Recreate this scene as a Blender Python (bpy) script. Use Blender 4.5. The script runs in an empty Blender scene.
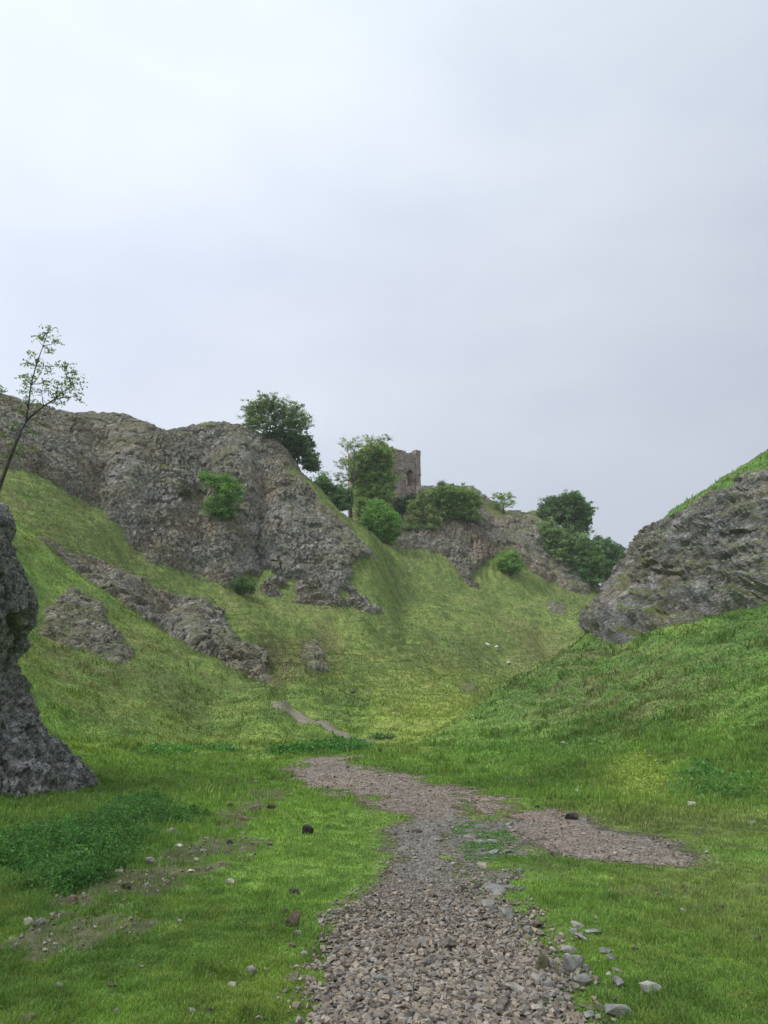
import bpy, bmesh, math, random
import numpy as np
from mathutils import Vector, Matrix, Quaternion
random.seed(7); rng = np.random.default_rng(11)
SC = bpy.context.scene; COL = SC.collection
# ------------------------------------------------------------------ camera geometry
F = 739.0; EYE = 1.6; PITCH = math.atan(128/F)
SP, CP = math.sin(PITCH), math.cos(PITCH)
def P(px, py, D):
    v = (512-py)/F; dy = CP - v*SP; dz = SP + v*CP
    s = D/dy
    return np.array([(px-384)/F*s, D, EYE + dz*s])
def project(x, y, z):
    zz = z-EYE
    d = y*CP + zz*SP
    u = -y*SP + zz*CP
    d = np.maximum(d, 1e-3)
    return 384+F*x/d, 512-F*u/d, d
# ------------------------------------------------------------------ noise
def _h(ix, iy, iz, seed):
    n = (ix.astype(np.int64)*73856093) ^ (iy.astype(np.int64)*19349663) ^ (iz.astype(np.int64)*83492791) ^ (seed*2654435761)
    n &= 0xFFFFFFFF
    n = ((n ^ (n >> 15))*2246822519) & 0xFFFFFFFF
    n = ((n ^ (n >> 13))*3266489917) & 0xFFFFFFFF
    return ((n ^ (n >> 16)) & 0xFFFFFF)/float(0xFFFFFF)
def vn(x, y, z=0.0, seed=0):
    x, y, z = np.broadcast_arrays(np.asarray(x, float), np.asarray(y, float), np.asarray(z, float))
    ix, iy, iz = np.floor(x), np.floor(y), np.floor(z)
    fx, fy, fz = x-ix, y-iy, z-iz
    fx = fx*fx*fx*(fx*(fx*6-15)+10); fy = fy*fy*fy*(fy*(fy*6-15)+10); fz = fz*fz*fz*(fz*(fz*6-15)+10)
    r = 0
    for a in (0, 1):
        for b in (0, 1):
            for c in (0, 1):
                w = (fx if a else 1-fx)*(fy if b else 1-fy)*(fz if c else 1-fz)
                r = r + w*_h(ix+a, iy+b, iz+c, seed)
    return r*2-1
def fbm(x, y, z=0.0, seed=0, o=4, g=0.5):
    r = 0; a = 1.0; t = 0
    for i in range(o):
        k = 2.03**i
        r = r + a*vn(np.asarray(x)*k+i*17.3, np.asarray(y)*k+i*9.1, np.asarray(z)*k+i*3.7, seed+i); t += a; a *= g
    return r/t
def worley(x, y, z, seed=0):
    """F1, F2-F1 and the id of the nearest cell"""
    ix, iy, iz = np.floor(x), np.floor(y), np.floor(z)
    f1 = np.full(x.shape, 9.0); f2 = np.full(x.shape, 9.0); cid = np.zeros(x.shape)
    for a in (-1, 0, 1):
        for b in (-1, 0, 1):
            for c in (-1, 0, 1):
                jx, jy, jz = ix+a, iy+b, iz+c
                d = np.sqrt((jx+_h(jx, jy, jz, seed)-x)**2 + (jy+_h(jx, jy, jz, seed+1)-y)**2 + (jz+_h(jx, jy, jz, seed+2)-z)**2)
                idv = _h(jx, jy, jz, seed+3)
                near = d < f1
                f2 = np.where(near, f1, np.minimum(f2, d)); cid = np.where(near, idv, cid); f1 = np.where(near, d, f1)
    return f1, f2-f1, cid
def ss(a, b, x):
    t = np.clip((x-a)/(b-a), 0, 1); return t*t*(3-2*t)
def polysd(px, py, poly):
    """signed distance, positive inside"""
    px = np.asarray(px, float); py = np.asarray(py, float)
    d = np.full(px.shape, 1e9); ins = np.zeros(px.shape, bool); n = len(poly)
    for i in range(n):
        ax, ay = poly[i][0], poly[i][1]; bx, by = poly[(i+1) % n][0], poly[(i+1) % n][1]
        ex, ey = bx-ax, by-ay
        t = np.clip(((px-ax)*ex+(py-ay)*ey)/(ex*ex+ey*ey+1e-12), 0, 1)
        d = np.minimum(d, np.hypot(px-ax-t*ex, py-ay-t*ey))
        if ay != by:
            c = ((ay > py) != (by > py)) & (px < (bx-ax)*(py-ay)/(by-ay)+ax)
            ins ^= c
    return np.where(ins, d, -d)
# ------------------------------------------------------------------ the lie of the land
CTRL = [  # seen in the photo: picture column, row, distance in metres
 # valley floor
 (384,1024,3.45),(100,1024,3.45),(700,1024,3.4),(384,960,4.4),(384,900,5.8),(50,960,4.3),(50,900,5.6),(740,960,4.3),(740,900,5.6),
 (384,850,7.9),(150,850,7.7),(20,860,7.2),(640,850,7.8),(740,850,7.6),(384,800,12),(250,800,12),(100,805,11.2),(500,800,12),(600,800,11.8),(720,800,11.2),
 (330,765,19),(384,780,15),(150,770,17),(420,765,19),(200,750,22.5),(500,762,18.6),
 (5,800,11),(90,745,19),
 # right hill
 (768,790,11.8),(768,750,14.5),(768,700,18),(768,650,23),(768,610,27.5),(680,700,20.5),(680,750,16),(680,640,28.5),(600,760,17),(600,720,22),(600,680,28),
 (500,720,26),(450,745,23.5),(550,690,29),(640,620,36),(615,640,36),
 (583,638,42),(540,668,38),(500,693,34.5),(465,717,30.5),(440,735,27),(400,748,24.5),
 (768,478,37),(720,495,40),(680,514,43),(655,532,45),(625,568,44.5),(600,605,43),(700,560,36),(768,545,31.5),(640,590,40),
 (768,452,41.5),(720,481,44),(685,503,46),
 # left spur, front and crest
 (60,735,20),(100,690,26),(60,655,29),(40,600,35),(130,650,33),(150,715,26),(215,712,31),(270,735,26.5),
 (0,508,42),(31,538,42),(85,583,41),(137,617,40),(197,656,39),(255,689,38),(300,717,34),(335,742,28.5),
 # floor and the slope beyond
 (400,737,32),(450,716,45),(470,690,62),(400,700,55),(350,692,56),(300,700,49),(275,703,47),(480,662,88),(500,650,104),(540,640,112),(580,620,118),
 (450,600,116),(400,602,106),(400,640,88),(350,642,80),(300,645,73),(440,650,90),(520,600,124),(560,592,130),(590,598,133),(440,562,125),(402,585,112),
 # middle terrace behind the spur
 (20,488,70),(60,535,65),(100,575,62),(150,592,66),(200,612,65),(250,638,62),(300,662,60),(330,690,55),(250,684,57),(200,652,60),(130,600,60),
 # long cliff, foot, middle and crest
 (20,478,74),(60,505,76),(130,560,80),(200,592,83),(260,605,85),(330,625,86),(390,612,92),
 (100,480,92),(200,500,97),(300,560,94),(260,520,99),(40,440,88),(150,520,89),
 (30,407,100),(75,414,102),(130,420,104),(165,431,104),(215,424,107),(240,428,107),(268,444,107),(300,477,106),(330,508,105),(350,530,104),(370,550,103),
 # castle cliff
 (385,548,122),(350,522,134),(320,505,132),(400,525,142),(430,558,127),(470,582,127),(510,580,131),(550,592,137),(450,522,137),(510,545,140),(560,560,145),
 (420,489,147),(470,489,146),(490,508,146),(530,516,149),(552,531,151),(580,560,151),(600,590,150),
]
WORLD = [  # out of the picture or hidden: x, y, z
 (-23,50,4.3),(-17,49,.2),(-12.5,47,-1.8),(-9,44,-2.8),(-5,38,-2.9),(-6,43,-2.9),(-32,54,9),
 (-50,115,30),(-38,113,30),(-31,112,30.5),(-25,120,29),(-14,118,27),(-7,122,21),(-70,115,38),(-3,128,20),
 (-20,135,24),(0,160,25.5),(14,165,24),(30,170,19),(50,175,14),(-30,190,30),(0,220,20),
 (11,50,-2.9),(12,60,-2.6),(8,44,-2.9),(4.5,36,-2.6),(17,58,-1.2),(20,75,-2),(26,60,7.5),(26,95,0),(35,105,3),(24,50,11),(36,55,17),(45,75,12),(60,110,8),(60,150,12),
 (27,38,15.5),(34,30,18),(24,20,9),(18,8,5.5),(14,0,3.4),(26,-10,9),(45,5,20),(60,50,22),
 (-9.5,15,1.2),(-14,20,4),(-22,30,8.5),(-34,42,13),(-12,5,3),(-20,10,9),(-40,20,19),(-55,60,24),(-60,85,30),(-16,-8,5),(-35,-20,17),
 (0,0,.05),(2,-4,.25),(-3,-6,.5),(5,0,.3),(-5,2,.15),(0,-20,1.6),(0,-50,4),(0,-110,10),(-45,-70,22),(45,-60,22),(80,0,28),(-80,0,30),
 (-200,100,38),(200,100,24),(0,350,22),(-250,350,30),(250,350,20),(0,900,10),(-900,0,20),(900,0,20),(0,-900,20),(-700,700,15),(700,700,15),(700,-700,20),(-700,-700,20),(0,-300,18),
]
def ridge(pp, step=11):
    out = []
    for a, b in zip(pp[:-1], pp[1:]):
        n = max(1, int(math.hypot(b[0]-a[0], b[1]-a[1])/step))
        for i in range(n):
            t = i/n; out.append((a[0]+(b[0]-a[0])*t, a[1]+(b[1]-a[1])*t, a[2]*(b[2]/a[2])**t))
    return out+[pp[-1]]
RIDGES = [
 [(-60,395,98),(0,403,99),(30,408,100),(75,415,102),(130,422,104),(165,431,105),(185,428,106),(215,426,107),(240,430,107),(268,445,107),(300,478,106),(330,509,105),(350,531,104),(372,552,103)],   # long cliff crest
 [(420,496,147),(445,495,146),(472,495,146),(490,511,146),(512,516,147),(535,518,149),(552,531,151),(580,560,151),(604,594,150)],                                          # castle cliff crest
 [(640,556,45),(625,570,44.5),(612,588,44),(600,608,43),(583,637,42),(560,655,40),(540,668,38),(500,691,34.5),(465,714,30.5),(440,731,27.5),(420,740,26),(400,746,24.5)],          # right hill shoulder
 [(860,405,39),(800,436,40.5),(768,452,41.5),(720,481,44),(685,504,46),(657,528,46)],
 [(-30,490,42),(0,510,42),(31,538,42),(85,583,41),(137,617,40),(197,656,39),(228,673,38.5),(255,689,38),(276,703,36),(300,718,33.5),(335,740,28.5)],                          # spur crest
 [(405,560,124),(430,560,127),(470,583,127.5),(510,582,131),(550,592,136),(590,600,137)],
 [(415,590,114),(440,590,117),(500,600,124),(550,605,127),(585,612,126)],
 [(360,625,84),(400,622,96),(450,622,103),(510,625,112),(560,626,118)],
 [(350,660,68),(400,660,74),(450,660,80),(500,656,98)],
 [(20,482,73),(60,507,75),(95,530,77),(130,561,80),(165,578,81.5),(200,593,83),(260,606,85),(330,625,86),(390,613,92)],                                                     # cliff foot
]
CTRL = [c for c in CTRL if min(math.hypot(c[0]-q[0], c[1]-q[1]) for r in RIDGES for q in ridge(r)) > 7 or c[2] < 20] + [q for r in RIDGES for q in ridge(r)]
# the ground falls away behind the two near shoulders, so that they stand clear of what lies beyond
CTRL += [(a, b+max(6, .55*(748-b)*.28+6), d*1.17) for (a, b, d) in ridge(RIDGES[2][4:10], 16)] + [(a, b+17, d*1.16) for (a, b, d) in ridge(RIDGES[4][2:10], 18)]
pts = np.array([P(*c) for c in CTRL] + [np.array(w, float) for w in WORLD])
OY = 12.0
def warp(x, y):
    yy = y+OY; r = np.hypot(x, yy)+1e-6
    k = np.log1p(r/6.0)/r
    return x*k*1.6, yy*k, r
_wx, _wy, _wr = warp(pts[:, 0], pts[:, 1])
_e = (pts[:, 2]-EYE)/(_wr+6)
CC = 0.07
_n = len(pts)
_A = np.sqrt((_wx[:, None]-_wx[None])**2+(_wy[:, None]-_wy[None])**2+CC*CC)
_M = np.zeros((_n+3, _n+3)); _M[:_n, :_n] = _A - np.eye(_n)*0.002
_M[:_n, _n] = 1; _M[:_n, _n+1] = _wx; _M[:_n, _n+2] = _wy; _M[_n:, :_n] = _M[:_n, _n:].T
_s = np.linalg.solve(_M, np.concatenate([_e, np.zeros(3)]))
def H0(x, y):
    x = np.asarray(x, float); y = np.asarray(y, float); sh = x.shape
    a, b, r = warp(x.ravel(), y.ravel()); out = np.empty(a.shape)
    for i in range(0, len(a), 40000):
        s = slice(i, i+40000)
        A = np.sqrt((a[s, None]-_wx[None])**2+(b[s, None]-_wy[None])**2+CC*CC)
        out[s] = A@_s[:_n]+_s[_n]+_s[_n+1]*a[s]+_s[_n+2]*b[s]
    return (out*(r+6)+EYE).reshape(sh)
def H(x, y):
    x = np.asarray(x, float); y = np.asarray(y, float)
    h = H0(x, y); r = np.hypot(x, y)
    big = ss(14, 40, r)
    h = h + big*(0.35*fbm(x*.16, y*.16, 0, 3, 4, .55)) * (1+1.2*ss(50, 100, r))
    h = h + .045*fbm(x*1.1, y*1.1, 0, 5, 3)*(.5+2*big) + .016*fbm(x*5, y*5, 0, 6, 2)*(1-ss(20, 40, r))
    # sheep tracks following the contours of the steep slopes
    t = h*1.5+.7*vn(x*.12, y*.12, 0, 8)+.25*vn(x*.5, y*.5, 0, 9)
    h = h + big*(.10*fbm(x*.45, y*.45, 0, 11, 3)+.05*np.abs(vn(x*1.9, y*1.9, 0, 12)))
    h = h + (.10*ss(12, 30, r)+.11*ss(50, 90, r))*np.sin(t*2*math.pi)*ss(-.2, .4, vn(x*.07, y*.07, 0, 10)+.3)
    return h
def hit(px, py, lo=2.0, hi=260.0, n=500):
    """where the line of sight through a picture point meets the land"""
    D = np.exp(np.linspace(math.log(lo), math.log(hi), n))
    q = P(px, py, 1.0); dx, dz = q[0], q[2]-EYE
    g = EYE+dz*D - H(dx*D, D)
    i = np.argmax(g < 0)
    if not (g < 0).any(): i = int(np.argmin(np.abs(g)))
    if i > 0 and g[i] < 0 < g[i-1]:
        t = g[i-1]/(g[i-1]-g[i]); d = D[i-1]+(D[i]-D[i-1])*t
    else: d = D[i]
    return np.array([dx*d, d, float(H(dx*d, d))])
def normal(x, y, e=.3):
    gx = (H(x+e, y)-H(x-e, y))/(2*e); gy = (H(x, y+e)-H(x, y-e))/(2*e)
    n = np.stack([-gx, -gy, np.ones_like(gx)], -1)
    return n/np.linalg.norm(n, axis=-1, keepdims=True)
# ------------------------------------------------------------------ mesh and object helpers
def mesh_np(name, V, faces, smooth=False):
    """faces: list of integer arrays (n,k)"""
    me = bpy.data.meshes.new(name); V = np.asarray(V, np.float32)
    me.vertices.add(len(V)); me.vertices.foreach_set('co', V.ravel())
    faces = [np.asarray(f, np.int32) for f in faces if len(f)]
    tot = sum(f.size for f in faces); npoly = sum(len(f) for f in faces)
    me.loops.add(tot); me.polygons.add(npoly)
    me.loops.foreach_set('vertex_index', np.concatenate([f.ravel() for f in faces]))
    ks = np.concatenate([np.full(len(f), f.shape[1], np.int32) for f in faces])
    me.polygons.foreach_set('loop_start', np.concatenate([[0], np.cumsum(ks)[:-1]]).astype(np.int32))
    me.update(calc_edges=True)
    me.polygons.foreach_set('use_smooth', np.full(npoly, smooth))
    me.validate(verbose=False)
    return me
def setcol(me, rgb, name='Col'):
    a = me.color_attributes.new(name, 'FLOAT_COLOR', 'POINT')
    c = np.ones((len(me.vertices), 4), np.float32); c[:, :3] = rgb
    a.data.foreach_set('color', c.ravel())
def link(name, me, mat=None, parent=None, loc=None):
    o = bpy.data.objects.new(name, me); COL.objects.link(o)
    if mat is not None and me is not None:
        me.materials.clear(); me.materials.append(mat)
    if parent is not None: o.parent = parent
    if loc is not None: o.location = loc
    return o
def tag(o, label=None, cat=None, group=None, kind=None):
    if label: o['label'] = label
    if cat: o['category'] = cat
    if group: o['group'] = group
    if kind: o['kind'] = kind
    return o
def empty(name, loc, rz=0):
    o = bpy.data.objects.new(name, None); COL.objects.link(o); o.location = loc; o.rotation_euler = (0, 0, rz)
    o.empty_display_size = .3
    return o
def copy_tree(o, parent=None, loc=None):
    c = o.copy(); COL.objects.link(c)
    if parent is not None: c.parent = parent
    if loc is not None: c.location = loc
    for ch in [k for k in bpy.data.objects if k.parent == o]: copy_tree(ch, c)
    return c
# ------------------------------------------------------------------ materials
class NT:
    def __init__(s, name):
        s.m = bpy.data.materials.new(name); s.m.use_nodes = True; s.t = s.m.node_tree; s.n = s.t.nodes; s.n.clear()
        s.out = s.n.new('ShaderNodeOutputMaterial')
    def add(s, typ, ins=None, **kw):
        n = s.n.new('ShaderNode'+typ)
        for k, v in kw.items(): setattr(n, k, v)
        for k, v in (ins or {}).items():
            sock = n.inputs[k]
            if isinstance(v, bpy.types.NodeSocket): s.t.links.new(v, sock)
            else: sock.default_value = v
        return n
    def noise(s, vec, scale, detail=4, rough=.55):
        return s.add('TexNoise', {'Vector': vec, 'Scale': scale, 'Detail': detail, 'Roughness': rough}).outputs['Fac']
    def ramp(s, fac, stops):
        r = s.add('ValToRGB', {'Fac': fac}); e = r.color_ramp.elements
        while len(e) < len(stops): e.new(.5)
        for i, (p, c) in enumerate(stops):
            e[i].position = p; e[i].color = (c[0], c[1], c[2], 1) if isinstance(c, (tuple, list)) else (c, c, c, 1)
        return r.outputs['Color']
    def mix(s, f, a, b, mode='MIX'):
        n = s.add('Mix', data_type='RGBA', blend_type=mode)
        for i, v in ((0, f), (6, a), (7, b)):
            if isinstance(v, bpy.types.NodeSocket): s.t.links.new(v, n.inputs[i])
            else: n.inputs[i].default_value = (*v, 1) if isinstance(v, (tuple, list)) else v
        return n.outputs[2]
    def math(s, op, a, b=0.0):
        return s.add('Math', {0: a, 1: b}, operation=op).outputs[0]
    def bump(s, h, strength, dist, nrm=None):
        d = {'Height': h, 'Strength': strength, 'Distance': dist}
        if nrm is not None: d['Normal'] = nrm
        return s.add('Bump', d).outputs['Normal']
    def finish(s, sh):
        s.t.links.new(sh, s.out.inputs['Surface']); return s.m
def mat_ground():
    t = NT('turf'); g = t.add('NewGeometry').outputs['Position']
    c = t.add('Attribute', attribute_name='Col').outputs['Color']
    n1 = t.noise(g, 7.0, 5, .65); n2 = t.noise(g, 1.3, 4, .6); n3 = t.noise(g, 38.0, 3, .6)
    m1 = t.ramp(n1, [(.3, .55), (.7, 1.45)]); m2 = t.ramp(n2, [(.3, .72), (.7, 1.28)])
    c = t.mix(1.0, c, m1, 'MULTIPLY'); c = t.mix(1.0, c, m2, 'MULTIPLY')
    yel = t.ramp(t.noise(g, 3.1, 4, .7), [(.52, 0.0), (.68, 1.0)])
    c = t.mix(t.math('MULTIPLY', yel, .25), c, (.16, .19, .035))
    b = t.bump(n1, .55, .12); b = t.bump(n3, .5, .03, b)
    p = t.add('BsdfPrincipled', {'Base Color': c, 'Roughness': .95, 'Normal': b, 'Specular IOR Level': .15})
    return t.finish(p.outputs[0])
def mat_rock(name, cols, scale=1.0, moss=.35, mosscol=(.075, .085, .03), strata=False, mlo=.45, bump=1.0, warm=(1.0, .86, .66)):
    t = NT(name); g = t.add('NewGeometry'); pos = g.outputs['Position']
    vec = pos
    if strata:
        rt = t.add('Mapping', {'Vector': pos, 'Rotation': (0, math.radians(27), 0)}); mp = t.add('Mapping', {'Vector': rt.outputs[0], 'Scale': (.8, .8, 4.2)}); vec = mp.outputs[0]
    n1 = t.noise(vec, .45*scale, 6, .62); n2 = t.noise(vec, 2.6*scale, 6, .7); n3 = t.noise(vec, 11*scale, 4, .7)
    base = t.ramp(n2, [(.26, cols[0]), (.42, cols[1]), (.57, cols[2]), (.74, cols[3])])
    m1 = t.ramp(n1, [(.3, .78), (.7, 1.25)]); base = t.mix(1.0, base, m1, 'MULTIPLY')
    wv = t.add('VectorMath', {0: vec, 1: t.add('VectorMath', {0: t.add('TexNoise', {'Vector': vec, 'Scale': 1.6*scale, 'Detail': 3}).outputs['Color'], 'Scale': .55/scale}, operation='SCALE').outputs[0]}, operation='ADD').outputs[0]
    for sc_, lo_, hi_ in ((2.2, .84, 1.16), (6.5, .72, 1.3)):
        cc_ = t.add('SeparateColor', {'Color': t.add('TexVoronoi', {'Vector': wv, 'Scale': sc_*scale}).outputs['Color']}).outputs[0]; base = t.mix(1.0, base, t.ramp(cc_, [(0, lo_), (.6, 1.0), (1, hi_)]), 'MULTIPLY')
    m3 = t.ramp(n3, [(.34, .6), (.5, 1.0), (.66, 1.35)]); base = t.mix(1.0, base, m3, 'MULTIPLY')
    vo = t.add('TexVoronoi', {'Vector': vec, 'Scale': 1.7*scale, 'Randomness': 1.0}, feature='DISTANCE_TO_EDGE').outputs['Distance']
    vo2 = t.add('TexVoronoi', {'Vector': vec, 'Scale': 5.5*scale, 'Randomness': 1.0}, feature='DISTANCE_TO_EDGE').outputs['Distance']
    # moss and grass on ledges that face up, thinner elsewhere
    nz = t.add('SeparateXYZ', {'Vector': g.outputs['Normal']}).outputs['Z']
    a = t.math('ADD', nz, t.math('MULTIPLY', t.math('SUBTRACT', t.noise(pos, .42*scale, 6, .72), .5), 3.4))
    mm = t.ramp(t.math('MULTIPLY', a, 1.0), [(mlo, 0.0), (min(.999, mlo+.3), 1.0)])
    mm = t.math('MULTIPLY', mm, moss)
    br = t.ramp(t.noise(pos, .16*scale, 5, .6), [(.42, 0.0), (.62, .7)]); base = t.mix(br, base, t.mix(1.0, base, warm, 'MULTIPLY'))
    mc = t.mix(t.noise(pos, 4*scale, 3), mosscol, tuple(c*1.9 for c in mosscol))
    c = t.mix(mm, base, mc)
    b = t.bump(t.ramp(vo, [(0, 0), (.12, 1)]), .45*bump, .22/scale)
    b = t.bump(t.ramp(vo2, [(0, 0), (.18, 1)]), .4*bump, .08/scale, b)
    b = t.bump(n2, .7*bump, .25/scale, b); b = t.bump(n3, .6*bump, .08/scale, b)
    p = t.add('BsdfPrincipled', {'Base Color': c, 'Roughness': .88, 'Normal': b, 'Specular IOR Level': .25})
    return t.finish(p.outputs[0])
def mat_leaf(name, trans=.3):
    t = NT(name); c = t.add('Attribute', attribute_name='Col').outputs['Color']
    d = t.add('BsdfPrincipled', {'Base Color': c, 'Roughness': .6, 'Specular IOR Level': .3})
    tr = t.add('BsdfTranslucent', {'Color': t.mix(1.0, c, (1.25, 1.35, .7), 'MULTIPLY')})
    m = t.add('MixShader', {0: trans, 1: d.outputs[0], 2: tr.outputs[0]})
    return t.finish(m.outputs[0])
def mat_simple(name, c0, c1, scale=8, rough=.9, bump=.3, spec=.2, dist=.02):
    t = NT(name); o = t.add('TexCoord').outputs['Object']
    n = t.noise(o, scale, 5, .65); c = t.ramp(n, [(.3, c0), (.7, c1)])
    b = t.bump(n, bump, dist)
    p = t.add('BsdfPrincipled', {'Base Color': c, 'Roughness': rough, 'Normal': b, 'Specular IOR Level': spec})
    return t.finish(p.outputs[0])
M_GROUND = mat_ground()
GREY = [(.05, .047, .044), (.14, .132, .125), (.24, .228, .222), (.42, .41, .40)]
M_CLIFF = mat_rock('limestone_cliff', [(.11, .10, .085), (.26, .24, .21), (.38, .36, .33), (.58, .56, .54)], .9, .6, (.10, .11, .035), mlo=.42, bump=1.3)
M_CRAG = mat_rock('bedded_limestone', [(.09, .085, .08), (.26, .25, .245), (.42, .41, .405), (.64, .63, .63)], 1.5, .9, (.10, .125, .03), strata=True, mlo=.42, bump=1.2)
M_NEARROCK = mat_rock('lichened_limestone', [(.06, .058, .056), (.21, .206, .2), (.42, .415, .41), (.72, .715, .71)], 4.2, .35, (.09, .08, .025), mlo=.66, bump=1.9, warm=(1.05, 1.02, 1.0))
M_CASTLE = mat_rock('castle_rock', [(.12, .10, .085), (.29, .25, .22), (.42, .38, .35), (.6, .57, .54)], .8, .7, (.095, .12, .035), mlo=.36, bump=1.3, warm=(1.0, .8, .64))
M_LEAF = mat_leaf('leaf', .38); M_BLADE = mat_leaf('grass_blade', .35)
M_BARK = mat_simple('bark', (.045, .04, .032), (.12, .105, .085), 3)
# ------------------------------------------------------------------ colour of the turf, by place
G_DARK = np.array([.028, .07, .014]); G_MID = np.array([.068, .145, .026]); G_BRT = np.array([.115, .225, .032]); G_YEL = np.array([.19, .25, .045])
G_OLV = np.array([.115, .135, .045]); G_DRY = np.array([.18, .155, .075]); DIRT = np.array([.095, .078, .058])
def lerp(a, b, t): return a+(b-a)*t[..., None]
def blob(px, py, d, cx, cy, rx, ry, d0=0, d1=1e3, soft=.5):
    q = np.sqrt(((px-cx)/rx)**2+((py-cy)/ry)**2)
    return (1-ss(1-soft, 1+soft, q))*((d > d0) & (d < d1))
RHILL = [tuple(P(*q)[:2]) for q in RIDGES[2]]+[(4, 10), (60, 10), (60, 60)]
def tone(x, y, z):
    px, py, d = project(x, y, z)
    n1 = fbm(x*.35, y*.35, 0, 21, 4, .6); n2 = fbm(x*1.6, y*1.6, 0, 22, 3, .6); n3 = fbm(x*.09, y*.09, 0, 23, 3)
    c = lerp(np.broadcast_to(G_MID, x.shape+(3,)), G_BRT, ss(-.5, .6, n1+.5*n2))
    far = ss(45, 70, d)
    st = fbm(x*.5, y*.5, z*3.2, 26, 4, .6); big = ss(14, 30, d)
    c = lerp(c, G_YEL*.95, big*ss(.05, .55, st+.35*n1)*.6); c = lerp(c, G_DARK*1.6, big*ss(.08, .5, -st+.3*n2)*.6)
    c = lerp(c, G_YEL*.72, far*ss(-.4, .7, n2+.4*n1)*.6)
    c = lerp(c, G_OLV, far*ss(-.1, .7, n3+.8*n1)*.7)
    # spur and right hill: olive flanks
    c = lerp(c, G_OLV*.95, blob(px, py, d, 150, 670, 120, 70, 22, 50)*.6*ss(-.6, .5, n2+.2))
    c = lerp(c, G_OLV*1.1, blob(px, py, d, 610, 690, 130, 50, 17, 45, .6)*.75*ss(-.5, .5, n2+.6*n1+.15))
    c = lerp(c, G_DRY*.85, blob(px, py, d, 600, 690, 80, 32, 17, 45, .7)*.7*ss(-.1, .5, n2))
    c = lerp(c, G_OLV, blob(px, py, d, 700, 655, 90, 30, 17, 45, .6)*.6*ss(-.3, .4, n2))
    c = lerp(c, G_YEL*.9, blob(px, py, d, 215, 748, 150, 9, 15, 40, .6)*.7*ss(-.5, .3, n2))
    c = lerp(c, G_YEL, blob(px, py, d, 430, 725, 45, 28, 18, 70, .6)*.6)
    c = lerp(c, G_YEL, blob(px, py, d, 640, 780, 45, 22, 8, 22, .6)*.55)
    c = lerp(c, G_BRT*1.0, blob(px, py, d, 290, 840, 110, 60, 4, 14, .6)*.8)
    c = lerp(c, G_MID*.9, blob(px, py, d, 60, 850, 150, 50, 4, 16, .6)*.6)
    c = lerp(c, G_YEL*.8, blob(px, py, d, 270, 1000, 80, 40, 3, 5.5, .8)*.5)
    c = lerp(c, G_OLV*1.25, blob(px, py, d, 720, 900, 130, 70, 3, 10, .6)*.55*ss(-.4, .4, n2))
    c = lerp(c, G_DRY, blob(px, py, d, 640, 820, 200, 14, 5, 16, .6)*.35)
    # brown scars of soil on the far slopes
    for (cx, cy, rx, ry, d0, d1, k) in [(272, 664, 26, 24, 45, 80, 1.0), (318, 655, 26, 26, 50, 85, .7), (120, 582, 60, 10, 50, 75, .4), (460, 655, 60, 18, 70, 120, .25), (30, 545, 28, 8, 38, 75, .35),
                                     (600, 655, 30, 10, 30, 50, .3), (60, 500, 40, 6, 60, 80, .2), (60, 650, 60, 45, 24, 42, .35)]:
        c = lerp(c, np.array([.085, .07, .04]), blob(px, py, d, cx, cy, rx, ry, d0, d1, .5)*k*ss(-.45, .25, n2+.4*n1))
    n5 = fbm(x*5.5, y*5.5, 0, 27, 3, .7)*(1-.6*big); c = lerp(c, G_DARK*1.5, ss(.1, .6, -n5)*.55); c = lerp(c, G_YEL*.9, ss(.12, .6, n5)*.4)
    c = lerp(c, np.mean(c, -1, keepdims=True)*np.array([1.12, 1.05, .6]), .16*np.ones(x.shape))
    c = c*(1+.3*fbm(x*9, y*9, 0, 25, 3)[..., None])
    c = lerp(c, G_OLV, np.clip(blob(px, py, d, 130, 420, 140, 25, 90, 140, .5)+blob(px, py, d, 490, 500, 110, 35, 110, 200, .5), 0, 1)*.9)
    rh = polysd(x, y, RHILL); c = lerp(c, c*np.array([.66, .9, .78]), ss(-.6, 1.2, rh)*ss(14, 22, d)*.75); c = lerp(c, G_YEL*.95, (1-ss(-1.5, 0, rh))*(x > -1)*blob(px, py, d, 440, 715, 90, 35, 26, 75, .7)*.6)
    c = lerp(c, c.mean(-1, keepdims=True)*np.array([1.3, 1.2, .55]), (.12+.14*far+.1*big))
    c = lerp(c, np.array([.13, .105, .055])+0*c, big*ss(.15, .6, fbm(x*1.1, y*1.1, z*2.0, 29, 4, .65))*.4)
    c = c*1.5
    return np.clip(c, .004, .6)
# ------------------------------------------------------------------ masks on the ground, traced as outlines lying on the land
def ground_poly(pp): return [tuple(hit(a, b)[:2]) for a, b in pp]
MAIN = ground_poly([(304, 1040), (326, 985), (338, 940), (350, 905), (372, 882), (392, 858), (398, 838), (390, 818), (362, 802), (330, 793), (302, 786), (287, 772), (298, 762), (330, 757), (352, 757),
                    (345, 764), (372, 770), (415, 776), (452, 788), (470, 806), (462, 822), (452, 845), (458, 866), (462, 890), (492, 905), (508, 925), (522, 950), (548, 985), (572, 1040)])
BRANCH = ground_poly([(446, 786), (500, 799), (560, 812), (600, 826), (655, 841), (690, 849), (712, 858), (690, 868), (620, 864), (560, 857), (524, 846), (500, 826), (466, 806)])
MIDD = ground_poly([(440, 800), (520, 830), (530, 850), (505, 862), (512, 900), (520, 925), (470, 930), (440, 870)])
PUDDLE = ground_poly([(474, 884), (500, 880), (516, 894), (512, 908), (490, 914), (470, 902)])
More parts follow.
